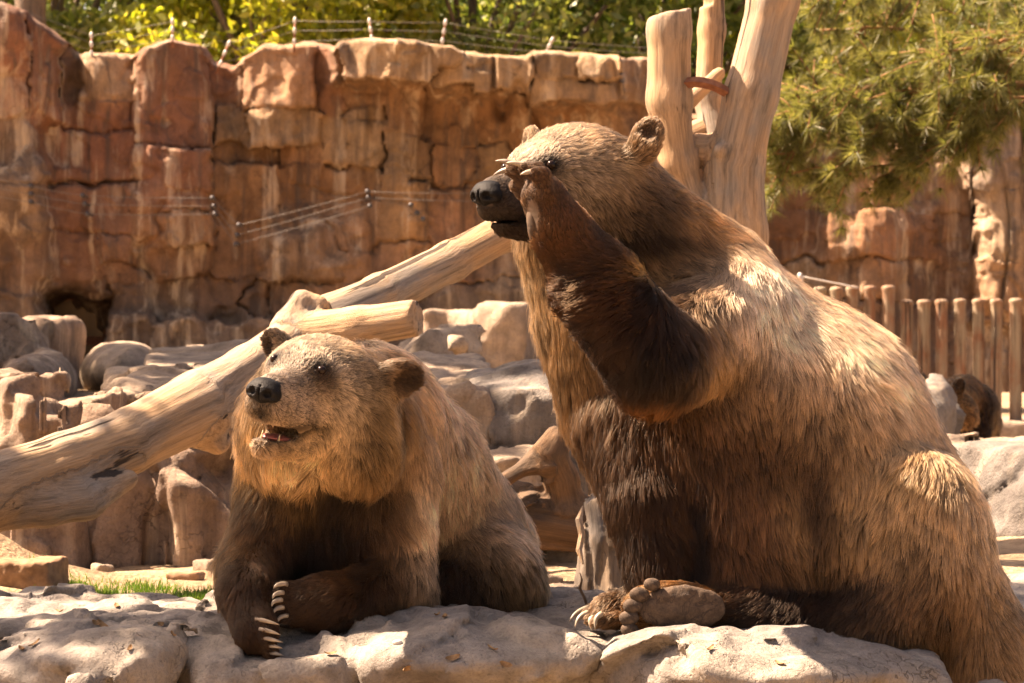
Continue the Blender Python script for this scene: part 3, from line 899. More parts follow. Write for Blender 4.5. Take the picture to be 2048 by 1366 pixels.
def wire(parent, a, b, sag=.03, r=.006, mat=None):
    V, Fc = tube(bez(a, (np.array(a) + np.array(b)) / 2 - np.array([0, 0, sag]), b, 8), [r] * 8, 5)
    return mesh_obj('wire', V, Fc, mat or M_WIRE, parent)
lf = empty('gate_line', P(1605, 565, 29.2), label='white insulator with a stretched line beside the tallest posts', category='insulator')
V, Fc = tube(P(1600, 575, 29.2) + np.array([[0, 0, z] for z in (0, .02, .05, .07, .1, .12)]), [.03, .035, .022, .028, .02, .012], 10)
mesh_obj('insulator', V, Fc, M_WHITE, lf)
wire(lf, P(1603, 553, 29.2), P(1716, 576, 29.25), .0, .008, M_WHITE)

ef = empty('electric_fence', P(700, 110, 33.2), label='electric fence of thin wires and short insulated pegs along the cliff top', category='fence')
pegs = [((183, 118), (183, 70), 33.6), ((345, 84), (345, 42), 33.4), ((432, 138), (458, 86), 33.8), ((588, 96), (590, 40), 33.7), ((746, 84), (739, 42), 33.4), ((882, 92), (891, 44), 33.4), ((1086, 108), (1104, 80), 33.4), ((1300, 124), (1310, 95), 33.7)]
for (b_, t_, Y) in pegs:
    A_, B_ = P(b_[0], b_[1] + 10, Y), P(t_[0], t_[1], Y)
    V, Fc = tube(np.array([A_, (A_ + B_) / 2, B_]), [.010] * 3, 8)
    peg = mesh_obj('peg', V, Fc, M_RUST, ef)
    for k_ in (.35, .68, .98):
        c_ = A_ + (B_ - A_) * k_
        ax = nrm(B_ - A_)
        V, Fc = tube(np.array([c_ - ax * .035, c_ - ax * .012, c_ + ax * .012, c_ + ax * .035]), [.008, .016, .016, .008], 8)
        mesh_obj('insulator', V, Fc, M_WHITE, peg)
for (b0, t0, Y0), (b1, t1, Y1) in zip(pegs[:-1], pegs[1:]):
    for k_ in (.35, .68, .98):
        wire(ef, P(b0[0], b0[1] + 10, Y0) * (1 - k_) + P(t0[0], t0[1], Y0) * k_, P(b1[0], b1[1] + 10, Y1) * (1 - k_) + P(t1[0], t1[1], Y1) * k_, .01, .0024)
for k_ in (.35, .68, .98):
    wire(ef, P(-60, -20 + 50 * (1 - k_), 33.2), P(183, 118, 33.6) * (1 - k_) + P(183, 70, 33.6) * k_, .01, .0024)
cf = empty('electric_fence', P(300, 400, 33.0), label='electric wires with dark insulators strung low across the red cliff face', category='fence')
runs = [[(-40, 348), (62, 372), (165, 391), (425, 396), (478, 450)], [(-40, 366), (62, 388), (170, 408), (428, 412), (474, 470)], [(-40, 384), (62, 404), (175, 428), (430, 428), (472, 488)]]
runs2 = [[(478, 450), (735, 383)], [(474, 470), (737, 395)], [(472, 488), (740, 412)], [(735, 383), (960, 386)], [(737, 395), (960, 402)]]
for r_ in runs + runs2:
    for a_, b_ in zip(r_[:-1], r_[1:]):
        wire(cf, P(*a_, 32.75), P(*b_, 32.75), .015, .0024)
for p_ in ((62, 372), (62, 388), (62, 404), (165, 391), (170, 408), (175, 428), (425, 396), (428, 412), (430, 428), (478, 450), (474, 470), (472, 488), (735, 383), (737, 395), (740, 412), (822, 410), (834, 426), (846, 438)):
    c_ = P(*p_, 32.75)
    V, Fc = tube(np.array([c_ + [0, .35, 0], c_ + [0, .06, 0], c_, c_ + [0, -.04, 0]]), [.010, .014, .026, .018], 8)
    mesh_obj('insulator', V, Fc, M_BLACKINS, cf)
# ------------------------------------------------------------------ trees
def mat_leaf(name, ca, cb, cc, trans=0.5):
    t = NT(name)
    g = t.n('ShaderNodeNewGeometry')
    r = g.outputs['Random Per Island']
    c = t.ramp(r, [(0.0, ca), (0.5, cb), (1.0, cc)])
    d = t.n('ShaderNodeBsdfDiffuse'); t.put(d.inputs[0], c)
    tr = t.n('ShaderNodeBsdfTranslucent'); t.put(tr.inputs[0], t.mix(1.0, c, (1.5, 1.5, 0.7), 'MULTIPLY'))
    gl = t.n('ShaderNodeBsdfGlossy'); gl.inputs['Roughness'].default_value = .45
    gl.inputs[0].default_value = (.6, .6, .55, 1)
    m = t.n('ShaderNodeMixShader'); m.inputs[0].default_value = trans
    t.t.links.new(d.outputs[0], m.inputs[1]); t.t.links.new(tr.outputs[0], m.inputs[2])
    m2 = t.n('ShaderNodeMixShader'); m2.inputs[0].default_value = .05
    t.t.links.new(m.outputs[0], m2.inputs[1]); t.t.links.new(gl.outputs[0], m2.inputs[2])
    t.t.links.new(m2.outputs[0], t.out.inputs[0])
    return t.m
M_LEAF_Y = mat_leaf('yellow_green_leaf', (.16, .20, .03), (.27, .29, .045), (.40, .35, .07), .6)
M_LEAF_D = mat_leaf('dark_green_leaf', (.06, .10, .028), (.10, .15, .04), (.17, .20, .065), .5)
M_LEAF_O = mat_leaf('olive_leaf', (.10, .14, .04), (.18, .21, .065), (.28, .28, .11), .55)
M_PINE = mat_leaf('pine_needle', (.075, .085, .032), (.14, .145, .055), (.27, .245, .11), .5)
M_BARK = mat_wood('tree_bark', (.13, .10, .08), (.18, .12, .08), (.03, .02, .015), 1.5)

def leaf_quads(c, size, rng, elong=1.7):
    n = len(c)
    a = nrows(rng.normal(size=(n, 3)))
    b = nrows(np.cross(a, rng.normal(size=(n, 3))))
    s = size * rng.uniform(.6, 1.35, n)[:, None]
    V = np.stack([c - a * s * elong, c - b * s * .75, c + a * s * elong, c + b * s * .75], 1).reshape(-1, 3)
    return V, np.arange(4 * n).reshape(n, 4)

def leafy_tree(name, base, crown_c, crown_r, n_leaf, size, mat, seed, label, n_cl=70, group=None, hole=.0):
    rng = np.random.default_rng(seed)
    root = empty(name, base, label=label, category='tree', group=group)
    base, crown_c, crown_r = np.array(base, float), np.array(crown_c, float), np.array(crown_r, float)
    # limbs
    cl = rng.normal(size=(n_cl, 3)); cl = nrows(cl) * (rng.uniform(.25, 1, n_cl) ** .55)[:, None]
    cc = crown_c + cl * crown_r
    fork = base + (crown_c - base) * .62
    F_ = Field(.06)
    Vs, Fs, off, Gs = [], [], 0, []
    def add(path, rad, seg):
        nonlocal off
        V, Fc = tube(path, rad, seg)
        Vs.append(V); Fs.extend([[i + off for i in f] for f in Fc]); off += len(V)
    tr_r = max(.10, crown_r.mean() * .085)
    pt = bez(base, base * .4 + fork * .6 + rng.normal(size=3) * .2, fork, 10)
    add(pt, np.linspace(tr_r * 1.25, tr_r * .7, 10), 10)
    for c_ in cc[: min(n_cl, 26)]:
        add(bez(fork - (fork - base) * rng.uniform(0, .35), (fork + c_) / 2 + rng.normal(size=3) * .25 + [0, 0, .2], c_, 7), np.linspace(tr_r * .38, .012, 7), 6)
    V = np.concatenate(Vs)
    mesh_obj('trunk', V, Fs, M_BARK, root, attrs={'grain': V[:, [2, 0, 1]]})
    k = rng.integers(0, n_cl, n_leaf)
    cr = crown_r.mean() * rng.uniform(.16, .34, n_cl)
    p = cc[k] + nrows(rng.normal(size=(n_leaf, 3))) * (cr[k] * rng.uniform(0, 1, n_leaf) ** .45)[:, None] * np.array([1.15, 1.15, .75])
    V, Q = leaf_quads(p, size, rng)
    mesh_obj('crown', V, Q, mat, root, smooth=False)
    return root

grp = None
leafy_tree('broadleaf_tree', (-2.9, 40.5, .4), (-2.6, 40.3, 5.1), (1.9, 1.5, 2.0), 15000, .042, M_LEAF_Y, 1, 'yellow green leafy tree glowing above the cliff notch')
leafy_tree('broadleaf_tree', (-5.9, 42.5, .4), (-5.4, 42, 5.2), (2.4, 1.8, 2.2), 15000, .045, M_LEAF_O, 2, 'olive green tree above the red cliff shoulder')
leafy_tree('broadleaf_tree', (-.6, 42, .4), (-.3, 41.5, 5.2), (2.2, 1.7, 2.0), 15000, .042, M_LEAF_O, 3, 'mid green leafy tree above the overhanging cap stones')
leafy_tree('broadleaf_tree', (1.8, 43.5, .4), (1.7, 43, 5.0), (2.1, 1.8, 2.2), 15000, .045, M_LEAF_D, 4, 'dark green leafy tree beside the forked dead tree')
leafy_tree('broadleaf_tree', (3.6, 45, .4), (3.5, 44.5, 5.2), (2.0, 1.8, 2.4), 13000, .05, M_LEAF_Y, 5, 'bright green tree seen between the forked dead trunks')
leafy_tree('broadleaf_tree', (-4.4, 47, .4), (-4.2, 46.5, 5.6), (2.8, 2, 2.8), 15000, .055, M_LEAF_D, 6, 'dense dark tree behind the olive green one', n_cl=80)
for i, (x, y) in enumerate(((-8.5, 50), (-2.0, 51), (1.2, 52), (4.6, 52), (7.8, 50), (10.5, 47))):
    leafy_tree('broadleaf_tree', (x, y, .4), (x, y, 5.6), (2.6, 2.0, 3.6), 11000, .075, M_LEAF_D, 20 + i, 'tall dark tree in the dense row behind the cliff', group='dark trees behind the cliff', n_cl=90)
# grey trunk at the far cliff shoulder
wood('tree_trunk', [[(60, 140, 39, 32), (62, 0, 39, 30), (60, -200, 39, 26)]], M_BARK, 'plain grey trunk rising behind the red cliff shoulder', 'tree', .04, .02, .05, 43)

# off to the side, upstream of the light: the trees whose gaps throw the dapples on the ledge
leafy_tree('broadleaf_tree', (-5.0, 12.6, 0), (-4.3, 12.05, 5.4), (1.9, 1.6, 1.2), 1900, .085, M_LEAF_O, 61, 'shade tree standing beside the ledge outside the enclosure path', n_cl=20)
leafy_tree('broadleaf_tree', (-5.3, 16.7, 0), (-4.2, 16.4, 6.4), (1.9, 1.5, 1.0), 2400, .10, M_LEAF_O, 64, 'spreading shade tree standing off beside the fallen log', n_cl=24)
leafy_tree('broadleaf_tree', (-6.6, 20.1, .3), (-6.0, 19.6, 5.6), (2.3, 2.2, 1.8), 4200, .11, M_LEAF_O, 62, 'shade tree standing beside the brown boulder terrace', n_cl=36)

# ------------------------------------------------------------------ pine beside the cliff
def pine():
    rng = np.random.default_rng(5)
    Y = 22.0
    root = empty('pine_tree', P(2420, 900, Y), label='pine with long hanging needle boughs beside the forked dead tree', category='tree')
    tb = P(2420, 905, Y); tt = P(2380, -520, Y)
    V, Fc = tube(bez(tb, (tb + tt) / 2 + [.1, 0, 0], tt, 14), np.linspace(.2, .1, 14), 12)
    mesh_obj('trunk', V, Fc, M_BARK, root, attrs={'grain': V[:, [2, 0, 1]]})
    boughs = [((2400, 160), (1900, 170), (1700, 170), 22.0, .034), ((2400, 60), (2000, 120), (1580, 250), 22.3, .03), ((2400, 100), (2050, 60), (1640, 60), 22.5, .03), ((2390, -60), (2000, -40), (1620, -10), 22.2, .03),
              ((2390, -160), (2000, -120), (1700, 60), 22.7, .03), ((2400, 20), (2100, 60), (1850, 120), 21.6, .03), ((2400, 220), (2150, 200), (1960, 190), 21.8, .03), ((1750, 172), (1650, 230), (1560, 330), 22.1, .016),
              ((1850, 170), (1750, 230), (1700, 350), 21.9, .016), ((1950, 172), (1880, 220), (1850, 330), 22.0, .016), ((1800, 170), (1760, 260), (1640, 370), 22.25, .014), ((1900, 175), (1860, 260), (1780, 360), 22.2, .014), ((1650, 210), (1600, 240), (1550, 230), 22.3, .012), ((2050, 100), (1990, 130), (1940, 180), 21.7, .014), ((1700, 172), (1620, 200), (1545, 270), 22.0, .014), ((1980, 178), (1960, 230), (1930, 280), 21.9, .012)]
    tufts, dirs = [], []
    Vs, Fs, off = [], [], 0
    for (a, m, b, y, r) in boughs:
        p = bez(P(*a, y), P(*m, y), P(*b, y), 18)
        p[1:-1] += rng.normal(size=(16, 3)) * .012
        V, Fc = tube(p, np.linspace(r, r * .25, 18), 6)
        Vs.append(V); Fs.extend([[i + off for i in f] for f in Fc]); off += len(V)
        for j in range(46 if r > .02 else 34):
            t = rng.uniform(.25 if r > .02 else .05, 1.0)
            o = p[int(t * 17)]
            d = nrm(np.array([-.5, rng.normal() * .6, rng.normal() * .55 - .35]) + rng.normal(size=3) * .3)
            ln = rng.uniform(.12, .42)
            e = o + d * ln
            V, Fc = tube(np.array([o, (o + e) / 2 + [0, 0, .02], e]), [.007, .005, .003], 4)
            Vs.append(V); Fs.extend([[i + off for i in f] for f in Fc]); off += len(V)
            for s_ in np.linspace(.25, 1.0, 5):
                tufts.append(o + d * ln * s_ + rng.normal(size=3) * .012)
                dirs.append(nrm(d + rng.normal(size=3) * .35))
    V = np.concatenate(Vs)
    mesh_obj('bough', V, Fs, M_BARK2, root, attrs={'grain': V[:, [0, 1, 2]]})
    tufts, dirs = np.array(tufts), np.array(dirs)
    nn = 34
    c = np.repeat(tufts, nn, 0)
    d = nrows(np.repeat(dirs, nn, 0) * .75 + nrows(rng.normal(size=c.shape)) * .75)
    L = rng.uniform(.07, .14, len(c))[:, None]
    side = nrows(np.cross(d, rng.normal(size=c.shape))) * .0026
    tip = c + d * L + np.array([0, 0, -.012])
    V = np.stack([c - side, c + side, tip], 1).reshape(-1, 3)
    mesh_obj('needles', V, np.arange(len(V)).reshape(-1, 3), M_PINE, root, smooth=False, kind='stuff')
M_BARK2 = mat_simple('pine_bark', (.20, .09, .045), (.36, .18, .09), 30, .8, .2, .5, .01)
pine()

# ------------------------------------------------------------------ small things on the ground
def grass():
    rng = np.random.default_rng(3)
    n = 14000
    px = rng.uniform(60, 450, n); Y = np.clip(rng.normal(12.05, .13, n) + .1 * np.sin(px / 37), 11.6, 12.6)
    keep = rng.random(n) < np.clip(.55 + .6 * vnoise(np.column_stack([px / 40, Y * 4, 0 * px]), 2), .03, 1)
    px, Y = px[keep], Y[keep]
    b = np.column_stack([(px - 1024) * Y / F_PX, Y, np.zeros(len(px))])
    b[:, 2] = ground_z(b) - .004
    h = rng.uniform(.014, .046, len(b))[:, None]
    ln = rng.normal(size=(len(b), 3)) * .35; ln[:, 2] = 1
    sd = nrows(np.column_stack([rng.normal(size=(len(b), 2)), np.zeros(len(b))])) * .0024
    V = np.stack([b - sd, b + sd, b + nrows(ln) * h], 1).reshape(-1, 3)
    mesh_obj('grass', V, np.arange(len(V)).reshape(-1, 3), M_GRASS, smooth=False, label='low bright green grass patch behind the flat grey slab', category='grass', kind='stuff')
M_GRASS = mat_leaf('grass_blade', (.045, .10, .014), (.07, .15, .02), (.12, .18, .04), .45)
grass()
def on_ground(px, Y, dz=0.0):
    p = np.array([[(px - 1024) * Y / F_PX, Y, 0.0]])
    return np.array([p[0, 0], Y, float(ground_z(p)[0]) + dz])
M_BARKCHIP = mat_simple('bark_chip', (.15, .085, .05), (.34, .21, .125), 25, .85, .2, .6, .01)
chips = [(330, 11.35, .10, .05, .018, 'long flat bark chip on the sand beside the leaning bear'), (385, 11.30, .085, .04, .02, 'broken bark chip lying against the long flat one'), (350, 11.1, .07, .035, .014, 'small brown bark chip in front of the long flat one'),
         (30, 12.05, .16, .08, .05, 'brown clod of bark at the foot of the soil heap'), (370, 12.7, .06, .04, .016, 'grey chip lying on the sunlit sand behind the grass'), (205, 13.35, .035, .03, .02, 'small white stone at the foot of the brown bank'), (430, 13.3, .07, .05, .025, 'brown stone at the foot of the bank near the leaning bear'),
         (1090, 12.2, .05, .05, .04, 'pale broken stone beside the rotten stump'), (1120, 11.9, .06, .05, .03, 'sunlit lump of stone beside the upright split timber'), (270, 11.7, .06, .03, .02, 'pale pebble in front edge of the grass')]
for i, (px, Y, sx, sy, sz, lb) in enumerate(chips):
    F = Field(.009)
    c = on_ground(px, Y, sz * .5)
    F.box(c, [sx, sy, sz], Rz(random.uniform(-40, 40), random.uniform(-6, 6), random.uniform(-6, 6)), min(sz * .5, .01), .01)
    V, Q = F.mesh(warp=lambda p, i=i: (.012 * fbm(p * 14, 3, i) + .005 * fbm(p * 50, 2, i + 3)).astype(np.float32), pad=.03)
    mesh_obj('stone' if 'stone' in lb or 'pebble' in lb else 'bark_chip', V, Q, M_TANROCK if 'stone' in lb or 'pebble' in lb else M_BARKCHIP, label=lb, category='stone' if 'stone' in lb or 'pebble' in lb else 'bark')

# litter lying on the ledge, dropped onto the stone
bpy.context.view_layer.update()
_dg = bpy.context.evaluated_depsgraph_get()
def drop(px, py):
    d = nrm(P(px, py, 10) - np.array([0, 0, CAM_Z]))
    ok, loc, n, *_ = SC.ray_cast(_dg, Vector((0, 0, CAM_Z)), Vector(d))
    return np.array(loc), np.array(n)
M_DRYLEAF = mat_simple('dry_leaf', (.14, .075, .035), (.36, .22, .11), 60, .8, .2, .3, .002)
rng = np.random.default_rng(12)
for i, (px, py) in enumerate(((190, 1246), (205, 1252), (318, 1250), (345, 1272), (70, 1290), (45, 1300), (875, 1232), (890, 1236), (660, 1310), (812, 1335), (905, 1318), (985, 1300), (1010, 1330), (1420, 1300), (1560, 1330), (260, 1300), (120, 1225), (235, 1215))):
    c, n = drop(px, py)
    a = nrm(np.cross(n, rng.normal(size=3))); b = np.cross(n, a)
    L_, w_ = rng.uniform(.010, .022), rng.uniform(.005, .009)
    tt = np.linspace(-1, 1, 7)
    V = []
    for q_ in tt:
        ww = w_ * math.sqrt(max(1 - q_ * q_, .0)) + .0006
        up = n * (.003 + .006 * q_ * q_)
        V += [c + a * q_ * L_ - b * ww + up + n * .002, c + a * q_ * L_ + up - n * .001, c + a * q_ * L_ + b * ww + up + n * .002]
    Fq = [(3 * j + k, 3 * j + k + 1, 3 * j + k + 4, 3 * j + k + 3) for j in range(6) for k in (0, 1)]
    mesh_obj('dry_leaf', V, Fq, M_DRYLEAF, label='curled dry brown leaf fallen on the rock ledge', category='leaf', group='dry leaves on the ledge')
c, n = drop(795, 1288)
Fp = Field(.0025)
Fp.ell(c + np.array([0, 0, .004]), [.014, .011, .008])
V, Q = Fp.mesh(pad=.008, smooth=1)
mesh_obj('pebble', V, Q, M_WHITE, label='small round white pebble on the grey slab', category='pebble')
c, n = drop(1168, 1208)
V, Fc = tube(np.array([c + np.array(o_) for o_ in ((.01, 0, -.01), (0, .0, .02), (-.012, .0, .045), (-.006, 0, .07), (-.012, 0, .09))]), [.004, .0045, .005, .003, .0012], 6)
mesh_obj('twig', V, Fc, M_BARKCHIP, label='thin curled reddish twig sticking up beside the planted paw', category='twig')
# ------------------------------------------------------------------ bears
def mat_fur():
    t = NT('bear_fur')
    c = t.col_attr('hair_color')
    hi = t.n('ShaderNodeHairInfo')
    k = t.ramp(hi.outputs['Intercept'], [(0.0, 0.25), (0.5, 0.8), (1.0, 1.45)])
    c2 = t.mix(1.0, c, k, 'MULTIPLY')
    h = t.n('ShaderNodeBsdfHairPrincipled')
    h.model = 'CHIANG'
    h.parametrization = 'COLOR'
    t.put(h.inputs['Color'], c2)
    h.inputs['Roughness'].default_value = 0.35
    h.inputs['Radial Roughness'].default_value = 0.5
    h.inputs['IOR'].default_value = 1.4
    d = t.bsdf(c2, 0.6, 0.12)
    m = t.n('ShaderNodeMixShader')
    m.inputs[0].default_value = 0.34
    t.t.links.new(d.outputs[0], m.inputs[1])
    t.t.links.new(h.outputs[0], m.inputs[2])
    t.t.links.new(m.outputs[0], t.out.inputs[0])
    return t.m

def mat_hide():
    t = NT('bear_undercoat')
    c = t.col_attr('hide_color')
    n = t.noise(t.coord(), 60, 4)
    t.bsdf(t.mix(1.0, c, t.ramp(n, [(0.3, 0.55), (0.7, 1.0)]), 'MULTIPLY'), 0.8, 0.2, t.bump(n, 0.4, 0.004))
    return t.m

def mat_nose():
    t = NT('bear_nose_leather')
    v = t.voro(t.coord(), 320)
    t.bsdf(t.ramp(t.noise(t.coord(), 40), [(0.35, (0.005, 0.0045, 0.0045)), (0.7, (0.016, 0.015, 0.015))]), 0.55, 0.13, t.bump(v, 0.6, 0.002))
    return t.m

def mat_pad():
    t = NT('paw_pad_skin')
    o = t.coord()
    wob = t.noise(o, 14, 5, 0.6, 1.2)
    crease = t.ramp(t.math('ABSOLUTE', t.math('SUBTRACT', wob, 0.5)), [(0.004, 0.0), (0.022, 1.0)])
    fine = t.noise(o, 150, 6, 0.7)
    blot = t.noise(o, 26, 4)
    c = t.mix(t.ramp(blot, [(0.35, 0.0), (0.65, 1.0)]), (0.065, 0.042, 0.028), (0.115, 0.074, 0.048))
    c = t.mix(1.0, c, t.ramp(fine, [(0.3, 0.6), (0.7, 1.15)]), 'MULTIPLY')
    c = t.mix(crease, (0.045, 0.03, 0.022), c)
    t.bsdf(c, 0.8, 0.25, t.bump(t.math('ADD', t.math('MULTIPLY', crease, 0.4), t.math('MULTIPLY', fine, 0.6)), 0.6, 0.004))
    return t.m

M_FUR, M_HIDE, M_NOSE, M_PAD = mat_fur(), mat_hide(), mat_nose(), mat_pad()
M_CLAW = mat_simple('claw_horn', (0.15, 0.105, 0.07), (0.46, 0.38, 0.28), 25, 0.4, 0.5)
M_CLAW_D = mat_simple('claw_horn_dark', (0.09, 0.065, 0.05), (0.26, 0.2, 0.15), 60, 0.4, 0.5)
M_EYE = mat_simple('eye_gloss', (0.006, 0.003, 0.002), (0.02, 0.009, 0.005), 90, 0.2, 0.22, 0.0)
M_TONGUE = mat_simple('tongue_flesh', (0.20, 0.055, 0.05), (0.32, 0.11, 0.095), 80, 0.3, 0.5)
M_TOOTH = mat_simple('tooth_enamel', (0.45, 0.33, 0.16), (0.62, 0.52, 0.34), 80, 0.3, 0.5)

TAN = (0.52, 0.345, 0.20)
PALE = (0.62, 0.46, 0.31)
MID = (0.30, 0.165, 0.080)
BRN = (0.17, 0.085, 0.042)
DRK = (0.072, 0.036, 0.021)
BLK = (0.030, 0.017, 0.012)
RUF = (0.34, 0.145, 0.052)
GRZ = (0.42, 0.30, 0.19)



def claw(parent, a, m, b, r=0.0075, mat=None):
    p = bez(a, m, b, 9)
    t = np.linspace(0, 1, 9)
    V, Fc = tube(p, r * (1.0 - 0.2 * t - 0.72 * t ** 2.2), 8)
    return mesh_obj('claw', V, Fc, mat or M_CLAW, parent)

def pad_mesh(parent, name, c, r, R=None, mat=None, lump=0.15, seed=1):
    f = Field(max(min(r) / 5, 0.0035))
    f.ell(c, r, R)
    V, Q = f.mesh(warp=lambda p: fbm(p * 45, 3, seed) * min(r) * lump, pad=0.012, smooth=1)
    return mesh_obj(name, V, Q, mat or M_PAD, parent)

def head_frame(f, lz=0.0):
    f = nrm(f)
    l = np.cross([0, 0, 1.0], f)
    l = nrm(l)
    l = nrm(l + np.array([0, 0, lz]))
    l = nrm(l - f * (l @ f))
    return f, l, np.cross(f, l)

BEAR_EARS = []
def bear_head(F, c, fr, s, col, jaw=0.0, ear_u=0.14, ear_l=0.195, ear_ax=(.9, .5), ear_s=1.0, eye_l=.084, eye_u=.063):
    """adds a bear's head to the field; col: dict of colours; returns local->world"""
    f, l, u = fr
    W = lambda a, b, e: np.array(c) + s * (a * f + b * l + e * u)
    R = np.array([f, l, u])
    S = s
    back = -f
    ears = []
    F.ell(W(0, 0, .01), np.array([.195, .165, .155]) * S, R, .05, col=col['skull'], L=.030, dir=back * 1.0 - u * .1)
    F.ell(W(.125, 0, .05), np.array([.115, .110, .080]) * S, R, .03, col=col['brow'], L=.020, dir=back + u * .45)
    F.cap(W(.14, 0, .018), W(.350, 0, -.004), .066 * S, .047 * S, .025, col=col['bridge'], L=.011, dir=back)
    F.cap(W(.15, 0, -.034), W(.340, 0, -.030), .074 * S, .051 * S, .022, col=col['muzzle'], L=.012, dir=back - u * .2)
    for sg in (-1, 1):
        F.cap(W(.17, sg * .046, -.057), W(.338, sg * .027, -.043), .038 * S, .034 * S, .02, col=col['muzzle'], L=.011, dir=back - u * .35)
        F.ell(W(-.05, sg * .112, -.05), np.array([.125, .090, .135]) * S, R, .035, col=col['cheek'], L=.042, dir=back * .8 - u * .8 + sg * l * .2)
        F.ball(W(-.085, sg * .115, -.13), .098 * S, .06, col=col['ruff'], L=.048, dir=back * .3 - u)
        # ear: a cupped disc
        en = nrm(.75 * f + sg * .42 * l + (.12 - .5 * (ear_ax[0] < .5)) * u)
        ea = u * ear_ax[0] + sg * l * ear_ax[1]
        eu = nrm(ea - en * (ea @ en))
        er = np.cross(en, eu)
        ec = W(-.075, sg * ear_l, ear_u)
        F.ell(ec, np.array([.024, .048, .054]) * S * ear_s, np.array([en, er, eu]), .022, col=col['ear'], L=.014, dir=eu * .6 + sg * l * .3 - f * .2)
        F.ell(ec - eu * .045 * S, np.array([.03, .046, .05]) * S * ear_s, np.array([en, er, eu]), .03, col=col['ear'], L=.022, dir=eu)
        F.ell(ec + en * .028 * S + eu * .006 * S, np.array([.020, .034, .038]) * S * ear_s, np.array([en, er, eu]), .01, op='s')
        ears.append(ec + en * .010 * S)
    j = jaw
    BEAR_EARS[:] = ears
    F.cap(W(.08, 0, -.100 - .2 * j), W(.314 - .10 * j, 0, -.089 - j), .066 * S, .033 * S, .03, col=col['jaw'], L=.018, dir=back - u * .4)
    if j <= 0.02:
        F.ell(W(.325, 0, -.078), np.array([.09, .09, .0038]) * S, R, .01, op='s')
    if j > 0.02:
        F.ell(W(.265, 0, -.080 - j * .42), np.array([.12, .052, .010 + j * .34]) * S, R, .01, op='s')
    # eye sockets
    for sg in (-1, 1):
        F.ball(W(.218, sg * (eye_l + .006), eye_u), .0145 * S, .01, op='s')
    return W, R

def nose_mesh(parent, W0, R, s):
    F = Field(.0036)
    W = lambda a, b, e: W0(.352 + 1.15 * (a - .352) + .014, 1.2 * b, -.001 + 1.2 * (e + .012))
    s = s * 1.2
    F.ell(W(.372, 0, -.012), np.array([.026, .038, .024]) * s, R, .01)
    F.ell(W(.360, 0, .004), np.array([.026, .032, .014]) * s, R, .01)
    F.cap(W(.366, 0, -.03), W(.352, 0, -.066), .012 * s, .008 * s, .012)
    for sg in (-1, 1):
        F.ell(W(.368, sg * .025, -.016), np.array([.018, .016, .017]) * s, R, .008)
        F.ell(W(.397, sg * .019, -.016), np.array([.016, .0095, .010]) * s, R, .004, op='s')
        F.ell(W(.392, sg * .032, -.022), np.array([.012, .010, .006]) * s, R, .004, op='s')
    F.box(W(.405, 0, -.03), np.array([.02, .0016, .03]) * s, R, .001, .002, op='s')
    V, Q = F.mesh(pad=.012, smooth=1)
    return mesh_obj('nose', V, Q, M_NOSE, parent)

def eye_mesh(parent, c, r):
    F = Field(r / 5)
    F.ball(c, r)
    V, Q = F.mesh(pad=.006, smooth=1)
    return mesh_obj('eye', V, Q, M_EYE, parent)

